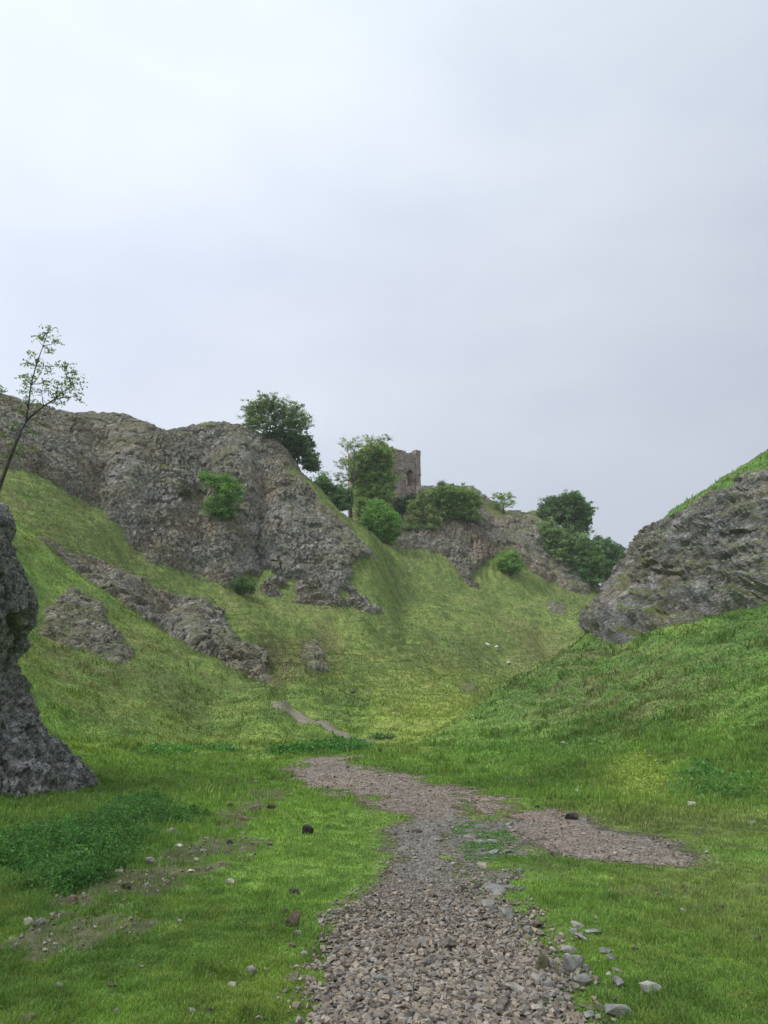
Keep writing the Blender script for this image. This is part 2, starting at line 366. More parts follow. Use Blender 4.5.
TRAIL = [ground_poly(q) for q in ([(262, 790), (290, 792), (285, 800), (235, 822), (222, 838), (245, 846), (200, 860), (150, 872), (168, 856), (215, 835), (222, 815)],
                                  [(150, 866), (205, 866), (130, 892), (60, 908), (55, 900)], [(0, 940), (55, 915), (90, 918), (40, 950), (0, 965)], [(85, 918), (112, 916), (110, 926), (90, 926)])]
FARP = ground_poly([(271, 701), (280, 704), (310, 719), (345, 733), (372, 743), (378, 748), (366, 748), (340, 737), (305, 723), (276, 708)])
def rag(x, y, s=1.0, seed=31): return (.17*fbm(x*1.7, y*1.7, 0, seed, 4, .6)+.07*vn(x*9, y*9, 0, seed+5))*s
def m_path(x, y):
    a = polysd(x, y, MAIN); b = polysd(x, y, BRANCH)
    return -(.22+.02*y)*ss(.2, .5, fbm(x*1.1, y*.8, 0, 39, 4, .6))*ss(5.8, 7.5, y)+np.maximum(a, b)+rag(x, y, 1+.2*np.maximum(y-6, 0))+.10*vn(x*3.3, y*2.2, 0, 36)*ss(6, 9, y)
def m_mid(x, y): return polysd(x, y, MIDD)+rag(x, y, 3.2, 37)-.12
def m_trail(x, y):
    r = np.full(np.shape(x), -9.0)
    for t in TRAIL: r = np.maximum(r, polysd(x, y, t))
    return r+rag(x, y, 2.6, 41)+.06
def m_far(x, y): return polysd(x, y, FARP)+rag(x*.4, y*.4, .9, 43)-.02
def bare(x, y):
    """0 turf .. 1 bare ground"""
    b = ss(-.1-.022*np.clip(y, 4, 14), .12, m_path(x, y)); b = np.maximum(b, .9*ss(-.1, .15, m_mid(x, y))); b = np.maximum(b, .85*ss(-.12, .12, m_trail(x, y)))
    b = np.maximum(b, .9*ss(-.3, .2, m_far(x, y)))
    px, py, d = project(x, y, H0(x, y))
    w = blob(px, py, d, 700, 868, 110, 36, 4, 12, .8)*1.2+blob(px, py, d, 570, 940, 60, 90, 3, 8, .7)+.8*blob(px, py, d, 60, 930, 110, 40, 3, 8, .7)
    b = np.maximum(b, .75*np.clip(w, 0, 1)*ss(.05, .4, fbm(x*2.2, y*2.2, 0, 47, 4, .6)))
    return b
# ------------------------------------------------------------------ terrain sheet: fine where the valley is looked into, coarse around it
def build_terrain():
    fine = np.linspace(-32, 32, 560)
    rest = np.concatenate([np.linspace(33, 60, 28), np.linspace(63, 297, 79), np.linspace(300, 327, 28)])
    th = np.radians(np.concatenate([fine, rest]))
    r = np.concatenate([[.35, .8, 1.3, 1.9], np.exp(np.linspace(math.log(2.5), math.log(190), 880)), np.exp(np.linspace(math.log(192), math.log(1180), 55))])
    R, T = np.meshgrid(r, th, indexing='ij'); X = R*np.sin(T); Y = R*np.cos(T)
    Z = H(X, Y); nr, nt = X.shape
    V = np.stack([X, Y, Z], -1).reshape(-1, 3)
    i, j = np.meshgrid(np.arange(nr-1), np.arange(nt), indexing='ij'); j2 = (j+1) % nt
    Fc = np.stack([i*nt+j, i*nt+j2, (i+1)*nt+j2, (i+1)*nt+j], -1).reshape(-1, 4)[:, ::-1]
    V = np.vstack([V, [[0, 0, float(H(0., 0.))]]]); k = len(V)-1
    jj = np.arange(nt); fan = np.stack([np.full(nt, k), jj, (jj+1) % nt], -1)[:, ::-1]
    me = mesh_np('terrain', V, [Fc, fan], True)
    x, y, z = V[:, 0], V[:, 1], V[:, 2]
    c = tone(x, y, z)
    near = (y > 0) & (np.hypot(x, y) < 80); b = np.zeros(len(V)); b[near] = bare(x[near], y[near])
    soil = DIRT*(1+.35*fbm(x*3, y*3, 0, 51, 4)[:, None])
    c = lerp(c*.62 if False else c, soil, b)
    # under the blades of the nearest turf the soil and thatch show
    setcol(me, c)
    o = link('hills', me, M_GROUND); tag(o, 'green grassy limestone valley with steep slopes on both sides', 'hills', kind='structure')
    return o
build_terrain()
# ------------------------------------------------------------------ patches that lie on the land (paths, puddle)
def patch(name, polys, sdf, mat, spacing, rise, soft, colf=None, pad=.6, kind='structure', label=None, cat=None, flat=None, rough=.0):
    xs = [p[0] for q in polys for p in q]; ys = [p[1] for q in polys for p in q]
    nx = int((max(xs)-min(xs)+2*pad)/spacing)+1; ny = int((max(ys)-min(ys)+2*pad)/spacing)+1
    X, Y = np.meshgrid(np.linspace(min(xs)-pad, max(xs)+pad, nx), np.linspace(min(ys)-pad, max(ys)+pad, ny), indexing='xy')
    s = sdf(X, Y); Z = H(X, Y)
    if flat is not None: Z = flat + 0*Z + np.minimum(0, (s)*.05)
    else: Z = Z - .02 + (rise+.02)*ss(-soft, soft, s) + rough*fbm(X*7, Y*7, 0, 61, 4)*ss(0, soft*2, s)
    keep = s > -soft*1.05
    idx = -np.ones(X.shape, int); f = keep[:-1, :-1] & keep[1:, :-1] & keep[:-1, 1:] & keep[1:, 1:]
    use = np.zeros(X.shape, bool)
    for a in (0, 1):
        for b in (0, 1): use[a:a+f.shape[0], b:b+f.shape[1]] |= f
    idx[use] = np.arange(use.sum())
    V = np.stack([X[use], Y[use], Z[use]], -1); q = np.argwhere(f)
    Fc = np.stack([idx[q[:, 0], q[:, 1]], idx[q[:, 0], q[:, 1]+1], idx[q[:, 0]+1, q[:, 1]+1], idx[q[:, 0]+1, q[:, 1]]], -1)
    me = mesh_np(name, V, [Fc], True)
    if colf: setcol(me, colf(V[:, 0], V[:, 1], V[:, 2]))
    return tag(link(name, me, mat), label, cat, kind=kind)
def mat_path():
    t = NT('path_gravel'); g = t.add('NewGeometry').outputs['Position']; c = t.add('Attribute', attribute_name='Col').outputs['Color']
    vo = t.add('TexVoronoi', {'Vector': g, 'Scale': 34.0}); cell = t.add('SeparateColor', {'Color': vo.outputs['Color']}).outputs[0]
    n = t.noise(g, 9, 5, .7); n2 = t.noise(g, 90, 3, .6)
    c = t.mix(1.0, c, t.ramp(cell, [(0, .5), (.5, .95), (1, 1.6)]), 'MULTIPLY'); c = t.mix(1.0, c, t.ramp(n, [(.3, .65), (.7, 1.3)]), 'MULTIPLY')
    b = t.bump(vo.outputs['Distance'], -.8, .02); b = t.bump(n2, .5, .01, b)
    rg = t.ramp(t.noise(g, 1.3, 3), [(.4, .4), (.6, .9)])
    return t.finish(t.add('BsdfPrincipled', {'Base Color': c, 'Roughness': rg, 'Normal': b, 'Specular IOR Level': .3}).outputs[0])
M_PATH = mat_path()
def path_col(x, y, z):
    n = fbm(x*.9, y*.9, 0, 71, 4)
    c = lerp(np.broadcast_to(np.array([.06, .048, .036]), x.shape+(3,)), np.array([.15, .14, .122]), ss(5.0, 6.6, y))     # dark gaps of the rubble, then grey gravel
    c = lerp(c, np.array([.2, .172, .14]), ss(9, 12, y))                                                                      # brown grit further on
    c = lerp(c, np.array([.2, .16, .13]), ss(.0, .3, polysd(x, y, BRANCH)))
    px, py, d = project(x, y, z)
    c = lerp(c, np.array([.14, .138, .125]), blob(px, py, d, 430, 870, 50, 40, 5, 10, .8)*.6)
    return c*(1+.3*n[..., None])
patch('path', [MAIN, BRANCH], m_path, M_PATH, .045, .004, .12, path_col, rough=.006, label='stony footpath winding up the valley floor with a branch to the right', cat='path')
patch('path', [MIDD], m_mid, M_PATH, .03, .004, .1, lambda x, y, z: np.broadcast_to(np.array([.13, .122, .105]), x.shape+(3,))*(1+.3*fbm(x*2, y*2, 0, 73, 4)[..., None]), rough=.01,
      label='muddy stone-strewn verge beside the footpath', cat='path')
patch('path', [FARP], m_far, M_PATH, .12, .05, .25, lambda x, y, z: np.broadcast_to(np.array([.2, .18, .125]), x.shape+(3,))*1.0, label='thin pale trail at the foot of the left grassy slope', cat='path')
def mat_mud():
    t = NT('wet_mud'); g = t.add('NewGeometry').outputs['Position']; n = t.noise(g, 14, 5, .7)
    c = t.ramp(n, [(.3, (.12, .115, .10)), (.7, (.26, .25, .235))])
    return t.finish(t.add('BsdfPrincipled', {'Base Color': c, 'Roughness': t.ramp(n, [(.35, .22), (.65, .6)]), 'Normal': t.bump(n, .35, .012)}).outputs[0])
M_MUD = mat_mud()
patch('puddle', [PUDDLE], lambda x, y: polysd(x, y, PUDDLE)+rag(x, y, 2.6, 77)-.03, M_MUD, .02, .016, .05, None, label='shallow wet puddle of grey mud beside the path', cat='puddle', pad=.3)
# ------------------------------------------------------------------ crags: rock masses that stand proud of the slopes
def crag(name, label, poly, d0, d1, spacing, thick, mat, style='block', amp=1.0, hpad=30, rim=8, cat='cliff', wobk=9, hole=0):
    pxs = [p[0] for p in poly]; x0 = min((min(pxs)-hpad-384)/F*d0, (min(pxs)-hpad-384)/F*d1)*1.02; x1 = max((max(pxs)+hpad-384)/F*d0, (max(pxs)+hpad-384)/F*d1)*1.02
    nx = int((x1-x0)/spacing)+1; ny = int((d1-d0)/spacing)+1
    X, Y = np.meshgrid(np.linspace(x0, x1, nx), np.linspace(d0, d1, ny), indexing='xy')
    Z = H(X, Y); px, py, d = project(X, Y, Z)
    wob = wobk*fbm(X*.22*30/d0, Y*.22*30/d0, Z*.22*30/d0, 81, 4, .6)
    s = polysd(px, py, poly)+wob*min(1, rim/8)
    s = s-hole*ss(.12, .42, fbm(X*.13*30/(d0*.5+15), Y*.13*30/(d0*.5+15), Z*.2*30/(d0*.5+15), 85, 4, .6))
    keep = s > -rim
    edge = np.minimum(ss(d0, d0+(d1-d0)*.06, Y), 1-ss(d1-(d1-d0)*.06, d1, Y))
    f = keep[:-1, :-1] & keep[1:, :-1] & keep[:-1, 1:] & keep[1:, 1:]
    use = np.zeros(X.shape, bool)
    for a in (0, 1):
        for b in (0, 1): use[a:a+f.shape[0], b:b+f.shape[1]] |= f
    idx = -np.ones(X.shape, int); idx[use] = np.arange(use.sum())
    x, y, z, sv, ev = X[use], Y[use], Z[use], s[use], edge[use]
    n = normal(x, y, max(.6, spacing*4))
    k = ss(-rim, rim*2.6, sv)*ev
    q = thick
    if style == 'block':
        f1, fe, cid = worley(x/(q*1.5), y/(q*1.5), z/(q*2.1), 91)
        g1, ge, gid = worley(x/(q*.5)+.2*f1, y/(q*.5), z/(q*.62), 95)
        rgh = .25+.75*ss(-.25, .35, fbm(x/(q*6), y/(q*6), z/(q*6), 121, 3))
        vc = np.abs(vn(x/(q*1.1)+.6*vn(x/q, y/q, z/(q*3), 123), y/(q*2.2), z/(q*7), 122)); crack = -.5*(1-ss(0, .1, vc))*ss(.0, .3, vn(x/(q*4), y/(q*4), z/(q*5), 124)+.1)
        off = q*(crack+.25+.5*fbm(x/(q*5), y/(q*5), z/(q*5), 99, 3)+.42*(cid-.5)+.3*np.minimum(fe*2.5, .5)+rgh*(.22*(gid-.5)+.2*np.minimum(ge*2, .4)+.26*fbm(x/(q*.3), y/(q*.3), z/(q*.3), 101, 3, .7)))
    else:
        ca, sa = math.cos(math.radians(27)), math.sin(math.radians(27))
        u = x*ca+z*sa; w = -x*sa+z*ca       # along and across the bedding, which climbs to the right
        w = w+.22*fbm(u*.25, y*.25, 0, 103, 3)
        L = .62; lay = w/L; li = np.floor(lay); fr = lay-li
        prot = _h(li, np.floor(u*.35+_h(li, li*0, li*0, 5)*7), li*0, 104)
        L2 = .17; l2 = w/L2; i2 = np.floor(l2); p2 = _h(i2, np.floor(u*1.1+_h(i2, i2*0, i2*0, 6)*7), i2*0, 106)
        f1, fe, cid = worley(u*.9, y*.9, w*2.2, 107)
        off = q*(.25+.35*fbm(x*.22, y*.22, z*.22, 108, 3)+.42*(prot-.5)+.4*(p2-.5)+.1*np.minimum(fe*2, .5)+.5*fr+.1*(cid-.5)+.34*(l2-i2)+.2*fbm(u*1.6, y*1.6, w*7, 109, 3, .6))
    off = off*amp
    nn = n.copy(); nn[:, 2] *= .55; nn /= np.linalg.norm(nn, axis=1, keepdims=True)
    V = np.stack([x, y, z], -1)+nn*(k*(off+q*.15)-(1-k)*q*.9)[:, None]
    qd = np.argwhere(f)
    Fc = np.stack([idx[qd[:, 0], qd[:, 1]], idx[qd[:, 0], qd[:, 1]+1], idx[qd[:, 0]+1, qd[:, 1]+1], idx[qd[:, 0]+1, qd[:, 1]]], -1)
    me = mesh_np(name, V, [Fc], False)
    return tag(link(name, me, mat), label, cat)
crag('cliff', 'long grey limestone cliff with a leafy bush on its face, below the skyline at left',
     [(-40, 380), (60, 395), (130, 405), (165, 422), (190, 415), (240, 415), (280, 440), (345, 515), (375, 550), (384, 582), (372, 600), (388, 608), (376, 618), (350, 612), (330, 618), (285, 605), (230, 595), (190, 586), (150, 565), (125, 540), (95, 512), (20, 480), (-40, 470)],
     66, 118, .13, 1.0, M_CLIFF, amp=1.25, rim=7, wobk=15, hole=26)
crag('cliff', 'brown and grey limestone cliff carrying the castle ruin and its curtain wall',
     [(385, 520), (400, 500), (425, 480), (480, 480), (500, 503), (545, 512), (575, 540), (612, 590), (600, 606), (570, 600), (545, 590), (515, 578), (490, 566), (478, 575), (500, 602), (480, 600), (460, 586), (445, 565), (420, 556), (392, 556), (380, 548)],
     115, 158, .17, 1.3, M_CASTLE, amp=1.1, rim=5, wobk=11, hole=9)
crag('crag', 'tilted crag of bedded pale grey limestone on the right hillside',
     [(582, 634), (588, 612), (612, 580), (634, 545), (652, 522), (690, 508), (728, 488), (768, 470), (830, 440), (860, 560), (800, 600), (768, 610), (730, 614), (690, 626), (640, 640), (622, 650), (600, 642)],
     27, 52, .065, .72, M_CRAG, 'strata', 1.25, 40, 6, 'crag', 8, 0)
OUT = [
 ('low rock band crossing the left slope between two strips of grass', [(28, 525), (60, 540), (100, 568), (125, 588), (118, 598), (70, 578), (30, 550)], 52, 74, .12, .6),
 ('dark broken rock band hanging above the gully on the left', [(92, 588), (112, 572), (150, 578), (190, 592), (225, 615), (250, 642), (232, 672), (205, 672), (170, 655), (130, 625)], 52, 72, .1, 1.15),
 ('pale blocky outcrop at the lower end of the gully, beside brown soil', [(206, 640), (240, 634), (266, 650), (276, 684), (258, 700), (235, 690), (206, 664)], 50, 66, .08, 1.2),
 ('weathered rock rib bulging from the near left grassy spur', [(42, 606), (72, 590), (100, 600), (122, 628), (134, 660), (120, 668), (90, 650), (55, 645), (30, 640)], 26, 46, .07, .34),
 ('dark stony ledge in the grass above the rock band of the gully', [(70, 548), (110, 556), (150, 575), (145, 584), (105, 572), (72, 560)], 54, 76, .1, .45),
 ('low crumbling ledge right of the pale blocky outcrop', [(296, 636), (318, 632), (334, 650), (330, 672), (312, 676), (298, 660)], 54, 86, .1, .45),
 ('small rock patch on the far green slope near the three sheep', [(455, 682), (475, 678), (484, 690), (470, 698), (456, 694)], 52, 80, .1, .22),
 ('small grey rock patch high on the far slope below the trees', [(537, 600), (556, 598), (568, 606), (570, 616), (552, 614)], 108, 134, .16, .7),
 ('flat reddish rock slab in the grass above the thin trail', [(348, 687), (360, 685), (368, 690), (360, 695), (350, 693)], 48, 64, .08, .35),
 ('dark low ledge at the head of the thin pale trail', [(344, 727), (362, 729), (384, 738), (378, 742), (350, 734)], 26, 46, .06, .25),
]
for lab, poly, a, b, sp, q in OUT:
    crag('rock_outcrop', lab, poly, a, b, sp, q, M_CLIFF, 'block', 1.15, 20, 5 if b < 100 else 4, 'rock outcrop', (20 if q > .4 else 8) if a > 45 else 24, 10 if q > .75 else 0)
# ------------------------------------------------------------------ loft: a closed skin through rings (rocks, bodies)
def loft(name, rings, nseg, mat, dispf=None, smooth=False):
    """rings: (centre xyz, rx, ry, power)"""
    V = []
    for (c, rx, ry, pw) in rings:
        for k in range(nseg):
            a = 2*math.pi*k/nseg; ca, sa = math.cos(a), math.sin(a)
            V.append((c[0]+rx*math.copysign(abs(ca)**pw, ca), c[1]+ry*math.copysign(abs(sa)**pw, sa), c[2]))
    V = np.array(V); nr = len(rings)
    i, j = np.meshgrid(np.arange(nr-1), np.arange(nseg), indexing='ij'); j2 = (j+1) % nseg
    Fc = np.stack([i*nseg+j, i*nseg+j2, (i+1)*nseg+j2, (i+1)*nseg+j], -1).reshape(-1, 4)
    top = np.array(rings[-1][0]); V = np.vstack([V, top]); k = len(V)-1; jj = np.arange(nseg)
    fan = np.stack([np.full(nseg, k), (nr-1)*nseg+jj, (nr-1)*nseg+(jj+1) % nseg], -1)
    if dispf is not None:
        me = mesh_np(name, V, [Fc, fan], True); nn = np.zeros(len(V)*3, np.float32)
        me.vertex_normals.foreach_get('vector', nn); V = V+nn.reshape(-1, 3)*dispf(V)[:, None]
        bpy.data.meshes.remove(me)
    return mesh_np(name, V, [Fc, fan], smooth)
# the rock buttress at the left edge
def build_buttress():
    D = 11.5; sil = [(470, -16), (486, -4), (493, 2), (500, 10), (512, 17), (522, 19), (530, 17), (538, 22), (550, 31), (565, 36), (582, 41), (600, 42), (622, 40), (640, 33), (655, 27), (668, 22), (680, 24), (690, 32), (705, 40), (722, 47), (745, 59), (765, 71), (782, 84), (800, 96), (830, 110)][::-1]
    rings = []; n = 150
    rows = np.linspace(830, 470, n); xr = np.interp(rows, [s[0] for s in sil][::-1], [s[1] for s in sil][::-1])
    for r, px in zip(rows, xr):
        p = P(px-50, r, D); w = 1.9 + .9*ss(690, 800, r); dep = 1.15+.75*float(ss(680, 800, r))
        rings.append(((p[0]-w, D+.9, p[2]), w, dep, .8))
    def disp(V):
        x, y, z = V.T
        f1, fe, cid = worley(x*1.3, y*1.3, z*.95, 201); g1, ge, gid = worley(x*4, y*4, z*1.9, 205); h1, he, hid = worley(x*11, y*11, z*5, 209)
        ck = np.abs(vn(x*1.3+.5*vn(x*3, y*3, z*2, 221), y*1.3, z*.6, 220)); ck2 = np.abs(vn(x*4+.5*g1, y*4, z*2.2, 222))
        return -.13*(1-ss(0, .1, ck))-.05*(1-ss(0, .14, ck2))+.28*(cid-.5)+.12*np.minimum(fe*3, .6)+.17*(gid-.5)+.06*np.minimum(ge*2, .5)+.07*(hid-.5)+.12*fbm(x*1.1, y*1.1, z*1.1, 211, 4)-.08
    me = loft('rock_buttress', rings, 520, M_NEARROCK, disp)
    tag(link('rock_buttress', me, M_NEARROCK), 'tall dark grey rock buttress with flared foot at the left edge', 'rock')
build_buttress()
# ------------------------------------------------------------------ foliage
def rot_rand(n):
    a = rng.normal(size=(n, 3)); a /= np.linalg.norm(a, axis=1, keepdims=True)
    b = rng.normal(size=(n, 3)); b -= a*(a*b).sum(1, keepdims=True); b /= np.linalg.norm(b, axis=1, keepdims=True)
    return a, b
def leaf_mesh(name, C, size, cols, aspect=.5, droop=0.0, up=0.0):
    """one folded rhombus per leaf, C centres, size array, cols (n,3)"""
    n = len(C); a, b = rot_rand(n)
    a[:, 2] -= droop; a /= np.linalg.norm(a, axis=1, keepdims=True)
    if up:
        c = np.cross(a, b); c[:, 2] = np.abs(c[:, 2])+up; c /= np.linalg.norm(c, axis=1, keepdims=True)
        b = np.cross(c, a); b /= np.linalg.norm(b, axis=1, keepdims=True)
    else: b -= a*(a*b).sum(1, keepdims=True); b /= np.linalg.norm(b, axis=1, keepdims=True)
    c = np.cross(a, b); s = size[:, None]
    p0 = C-a*s*.5; p1 = C+b*s*aspect*.5+c*s*.08; p2 = C+a*s*.5; p3 = C-b*s*aspect*.5+c*s*.08
    V = np.stack([p0, p1, p2, p3], 1).reshape(-1, 3)
    i = np.arange(n)*4; Fc = np.stack([i, i+1, i+2, i+3], 1)
    me = mesh_np(name, V, [Fc]); setcol(me, np.repeat(cols, 4, 0)); return me
def tube_mesh(name, lines, seg=6):
    """lines: list of (points, radii)"""
    V = []; Fq = []
    for pp, rr in lines:
        base = len(V); pp = [Vector(p) for p in pp]
        for i, p in enumerate(pp):
            t = (pp[min(i+1, len(pp)-1)]-pp[max(i-1, 0)]).normalized()
            u = t.cross(Vector((.31, .17, .94)) if abs(t.z) < .9 else Vector((1, .1, 0))).normalized(); w = t.cross(u)
            for k in range(seg):
                an = 2*math.pi*k/seg; V.append(p+(u*math.cos(an)+w*math.sin(an))*rr[i])
        for i in range(len(pp)-1):
            for k in range(seg):
                k2 = (k+1) % seg; Fq.append((base+i*seg+k, base+i*seg+k2, base+(i+1)*seg+k2, base+(i+1)*seg+k))
    return mesh_np(name, np.array([tuple(v) for v in V]), [np.array(Fq)], True)
def limb(a, b, n=5, wob=.12, sag=.0):
    a, b = np.array(a, float), np.array(b, float); L = np.linalg.norm(b-a); o = []
    for i in range(n+1):
        t = i/n; q = a+(b-a)*t; w = math.sin(t*math.pi)*wob*L
        q = q+rng.normal(size=3)*w*.5; q[2] += math.sin(t*math.pi)*sag*L; o.append(q)
    return o
def plant(name, label, cat, px, py, D, blobs, col, leaf=.3, dens=1.0, trunk=True, stems=1, group=None, open_=.3, lean=(0, 0), woody='trunk', base=None, tr=None, varc=.3, clump=.55, snap=False):
    """blobs: crown lobes as (picture column, row, half width, half height) at distance D"""
    if snap: D = float(hit(px, py, D*.8, D*1.25)[1])-.3
    B = P(px, py, D); gz = float(H(B[0], B[1])); bz = gz if base is None else base
    root = empty(name, (B[0], B[1], bz)); tag(root, label, cat, group)
    O = np.array([B[0], B[1], bz]); m = D/F
    L = []; C = []; S = []; K = []
    cents = []
    for (cx, cy, rx, ry) in blobs:
        c = P(cx, cy, D)-O; c[1] += rng.uniform(-.35, .35)*rx*m; R = np.array([rx*m, rx*m*.9, ry*m]); cents.append((c, R))
    hmin = min(c[2]-R[2] for c, R in cents); htop = max(c[2]+R[2] for c, R in cents)
    if trunk:
        tops = sorted(cents, key=lambda q: -q[0][2]); tr_ = tr or max(.1, .035*htop)
        crown = np.mean([c for c, R in cents], 0)
        for s in range(stems):
            off = np.array([rng.uniform(-.5, .5)*tr_*2*(stems > 1), rng.uniform(-.5, .5)*tr_*2*(stems > 1), 0])
            fork = crown*np.array([.55, .55, 0])+np.array([0, 0, max(.15*htop, min(.55*htop, hmin+.25*(htop-hmin)))])+off+rng.normal(size=3)*.05*htop
            tl = limb(np.array([0, 0, -.4])+off, fork, 6, .04); L.append((tl, [tr_*(1.15-.5*i/6)/math.sqrt(stems) for i in range(7)]))
            for (c, R) in cents[s::stems]:
                ll = limb(fork, c, 5, .1, .06); L.append((ll, [tr_*.55*(1-.75*i/5) for i in range(6)]))
                for q in range(7):
                    d = rng.normal(size=3); d /= np.linalg.norm(d); d[2] = d[2]*.8+.25
                    e = c+d*R*.85; st = np.array(ll[rng.integers(3, 6)])
                    L.append((limb(st, e, 4, .12), [tr_*.2*(1-.8*i/4) for i in range(5)]))
    for (c, R) in cents:
        vol = R[0]*R[2]; ncl = max(5, int(dens*11*vol/(clump*clump)))
        d = rng.normal(size=(ncl, 3)); d /= np.linalg.norm(d, axis=1, keepdims=True)
        rad = rng.uniform(.3, 1.0, ncl)**.6*(1+.24*rng.normal(size=ncl))
        cl = c+d*R*rad[:, None]
        cl = cl[rng.random(len(cl)) > open_*(.3+.7*rng.random())]
        cl[:, 2] = np.maximum(cl[:, 2], .05)
        for q in cl:
            k = int(rng.uniform(26, 46)*min(1.6, (clump/.55)**2*(.3/leaf)**1.2)); rr = clump*rng.uniform(.55, 1.25)
            p = rng.normal(size=(k, 3))*rr*np.array([.5, .5, .33])+q
            C.append(p); S.append(np.full(k, leaf)*rng.uniform(.6, 1.3, k)); t = 1+varc*rng.normal()
            K.append(np.array(col)*3.0*max(.45, t)*(1+.12*rng.normal(size=(k, 1)))*np.array([1+.1*rng.normal(), 1, 1]))
    C = np.vstack(C); S = np.concatenate(S); K = np.clip(np.vstack(K), .005, .5)
    ok = C[:, 2]+bz > H(C[:, 0]+O[0], C[:, 1]+O[1])-.15
    K = K*.78+K.mean(1, keepdims=True)*.22*np.array([1.1, 1.05, .8])
    me = leaf_mesh('crown', C[ok], S[ok], K[ok], .62, up=.25)
    if L: link('crown', me, M_LEAF, root); link(woody, tube_mesh(woody, L), M_BARK, root)
    else:
        link('foliage', me, M_LEAF, root)
        st = [(limb((rng.normal()*clump*.3, rng.normal()*clump*.3, -clump*.3), cents[rng.integers(len(cents))][0]*np.array([.9, .9, .7])+rng.normal(size=3)*clump*.2, 3, .1), [clump*.08, clump*.07, clump*.05, clump*.02]) for _ in range(6)]
        link('stem', tube_mesh('stem', st, 4), M_BARK, root)
    return root
DK = (.044, .082, .03); MD = (.05, .105, .024); BR = (.085, .19, .03); LT = (.13, .2, .05); DL = (.018, .04, .013)
# trees of the skyline
plant('ridge_tree', 'small dark tree cut by the left picture edge on the cliff top', 'tree', -3, 411, 101, [(-6, 398, 12, 10), (3, 402, 8, 7)], DK, .28)
plant('ridge_tree', 'round open-crowned pale tree on the cliff crest, left of the taller skyline trees', 'tree', 266, 446, 109,
      [(254, 411, 14, 13), (270, 405, 15, 10), (289, 409, 15, 10), (262, 424, 15, 10), (299, 420, 13, 11), (281, 418, 15, 11), (250, 424, 10, 9)], (.075, .105, .05), .2, .9, True, 3, open_=.5, clump=.42)
plant('ridge_tree', 'dark dense tree spilling down the back of the cliff crest beside the pale tree', 'tree', 296, 478, 113,
      [(284, 438, 18, 11), (302, 446, 13, 14), (310, 462, 10, 12), (292, 450, 12, 12), (272, 440, 8, 8), (314, 472, 6, 7)], DK, .3, 1.2, True, 2)
plant('gap_shrub', 'dark green shrub in the gap between the long cliff and thin tree', 'shrub', 326, 512, 124, [(324, 484, 11, 11), (334, 498, 12, 14), (318, 492, 8, 11), (341, 510, 9, 11), (346, 496, 7, 9)], (.045, .09, .032), .3, 1.2, False)
plant('thin_tree', 'thin half bare tree with wispy crown left of the castle keep', 'tree', 350, 522, 132,
      [(347, 446, 9, 8), (343, 462, 8, 7), (356, 441, 10, 5), (372, 440, 12, 4), (384, 439, 10, 4), (341, 477, 8, 8), (337, 488, 7, 5), (352, 468, 6, 10)], (.1, .135, .06), .2, .5, True, 2, open_=.62, tr=.25, clump=.4)
plant('ivy_tree', 'bright green ivy-clad tree standing in front of the castle keep', 'tree', 376, 532, 139,
      [(374, 451, 15, 10), (384, 453, 9, 9), (362, 462, 12, 12), (362, 466, 11, 13), (384, 464, 13, 14), (368, 480, 15, 13), (386, 480, 13, 13), (366, 496, 13, 12), (384, 495, 12, 11), (362, 509, 10, 12), (378, 509, 14, 11), (357, 478, 7, 12)], (.085, .15, .032), .26, 1.0, True, 1, tr=.5, open_=.42, varc=.5)
plant('leafy_bush', 'light green rounded bush at the foot of the ivy-clad tree', 'bush', 378, 544, 127,
      [(378, 512, 13, 11), (386, 522, 14, 12), (370, 524, 11, 11), (390, 534, 9, 8), (376, 536, 12, 8)], (.065, .15, .024), .28, 1.4, False)
plant('dark_shrub', 'dark shrub growing at the base of the keep wall', 'shrub', 406, 518, 146, [(402, 506, 8, 8), (411, 502, 7, 7), (408, 512, 9, 7)], (.035, .07, .024), .3, 1.3, False, snap=True)
plant('cliff_shrub', 'wide green shrub on the cliff top right of the keep', 'shrub', 452, 518, 142, [(436, 500, 13, 12), (452, 495, 17, 8), (470, 500, 12, 10), (446, 513, 18, 13), (466, 516, 14, 11), (455, 526, 14, 7)], (.065, .11, .03), .3, 1.2, False, snap=True)
plant('cliff_shrub', 'sparse olive shrub between the keep and the wide cliff shrub', 'shrub', 424, 528, 138, [(420, 510, 12, 12), (430, 520, 13, 13), (412, 526, 12, 10), (425, 535, 15, 8), (426, 498, 9, 9)], (.095, .125, .045), .28, .9, False, open_=.4, snap=True)
plant('wall_sprig', 'tiny sprig growing on top of the curtain wall', 'shrub', 441, 488, 147, [(441, 484, 5, 3)], DK, .22, .9, False)
plant('slender_tree', 'small airy tree alone on the skyline wall, right of the keep', 'tree', 504, 514, 147, [(500, 496, 9, 4), (507, 503, 9, 5), (496, 504, 7, 4), (510, 496, 4, 4)], (.09, .15, .045), .22, .7, True, 2, open_=.5, tr=.16, clump=.4)
plant('spreading_tree', 'large round dark tree, tallest of the group right of the castle cliff', 'tree', 568, 546, 154,
      [(556, 505, 15, 9), (570, 500, 13, 7), (581, 511, 12, 10), (566, 514, 17, 11), (548, 515, 13, 9), (584, 523, 8, 9), (571, 529, 13, 9), (541, 517, 6, 6)], (.05, .092, .034), .34, 1.3, True, 2, tr=.5, open_=.22)
plant('hedge_shrub', 'grey-green shrub low in front of the large round tree', 'shrub', 556, 560, 144, [(550, 532, 14, 11), (562, 542, 15, 13), (546, 545, 11, 11), (570, 558, 15, 13), (556, 556, 12, 9)], (.085, .13, .052), .3, 1.2, False)
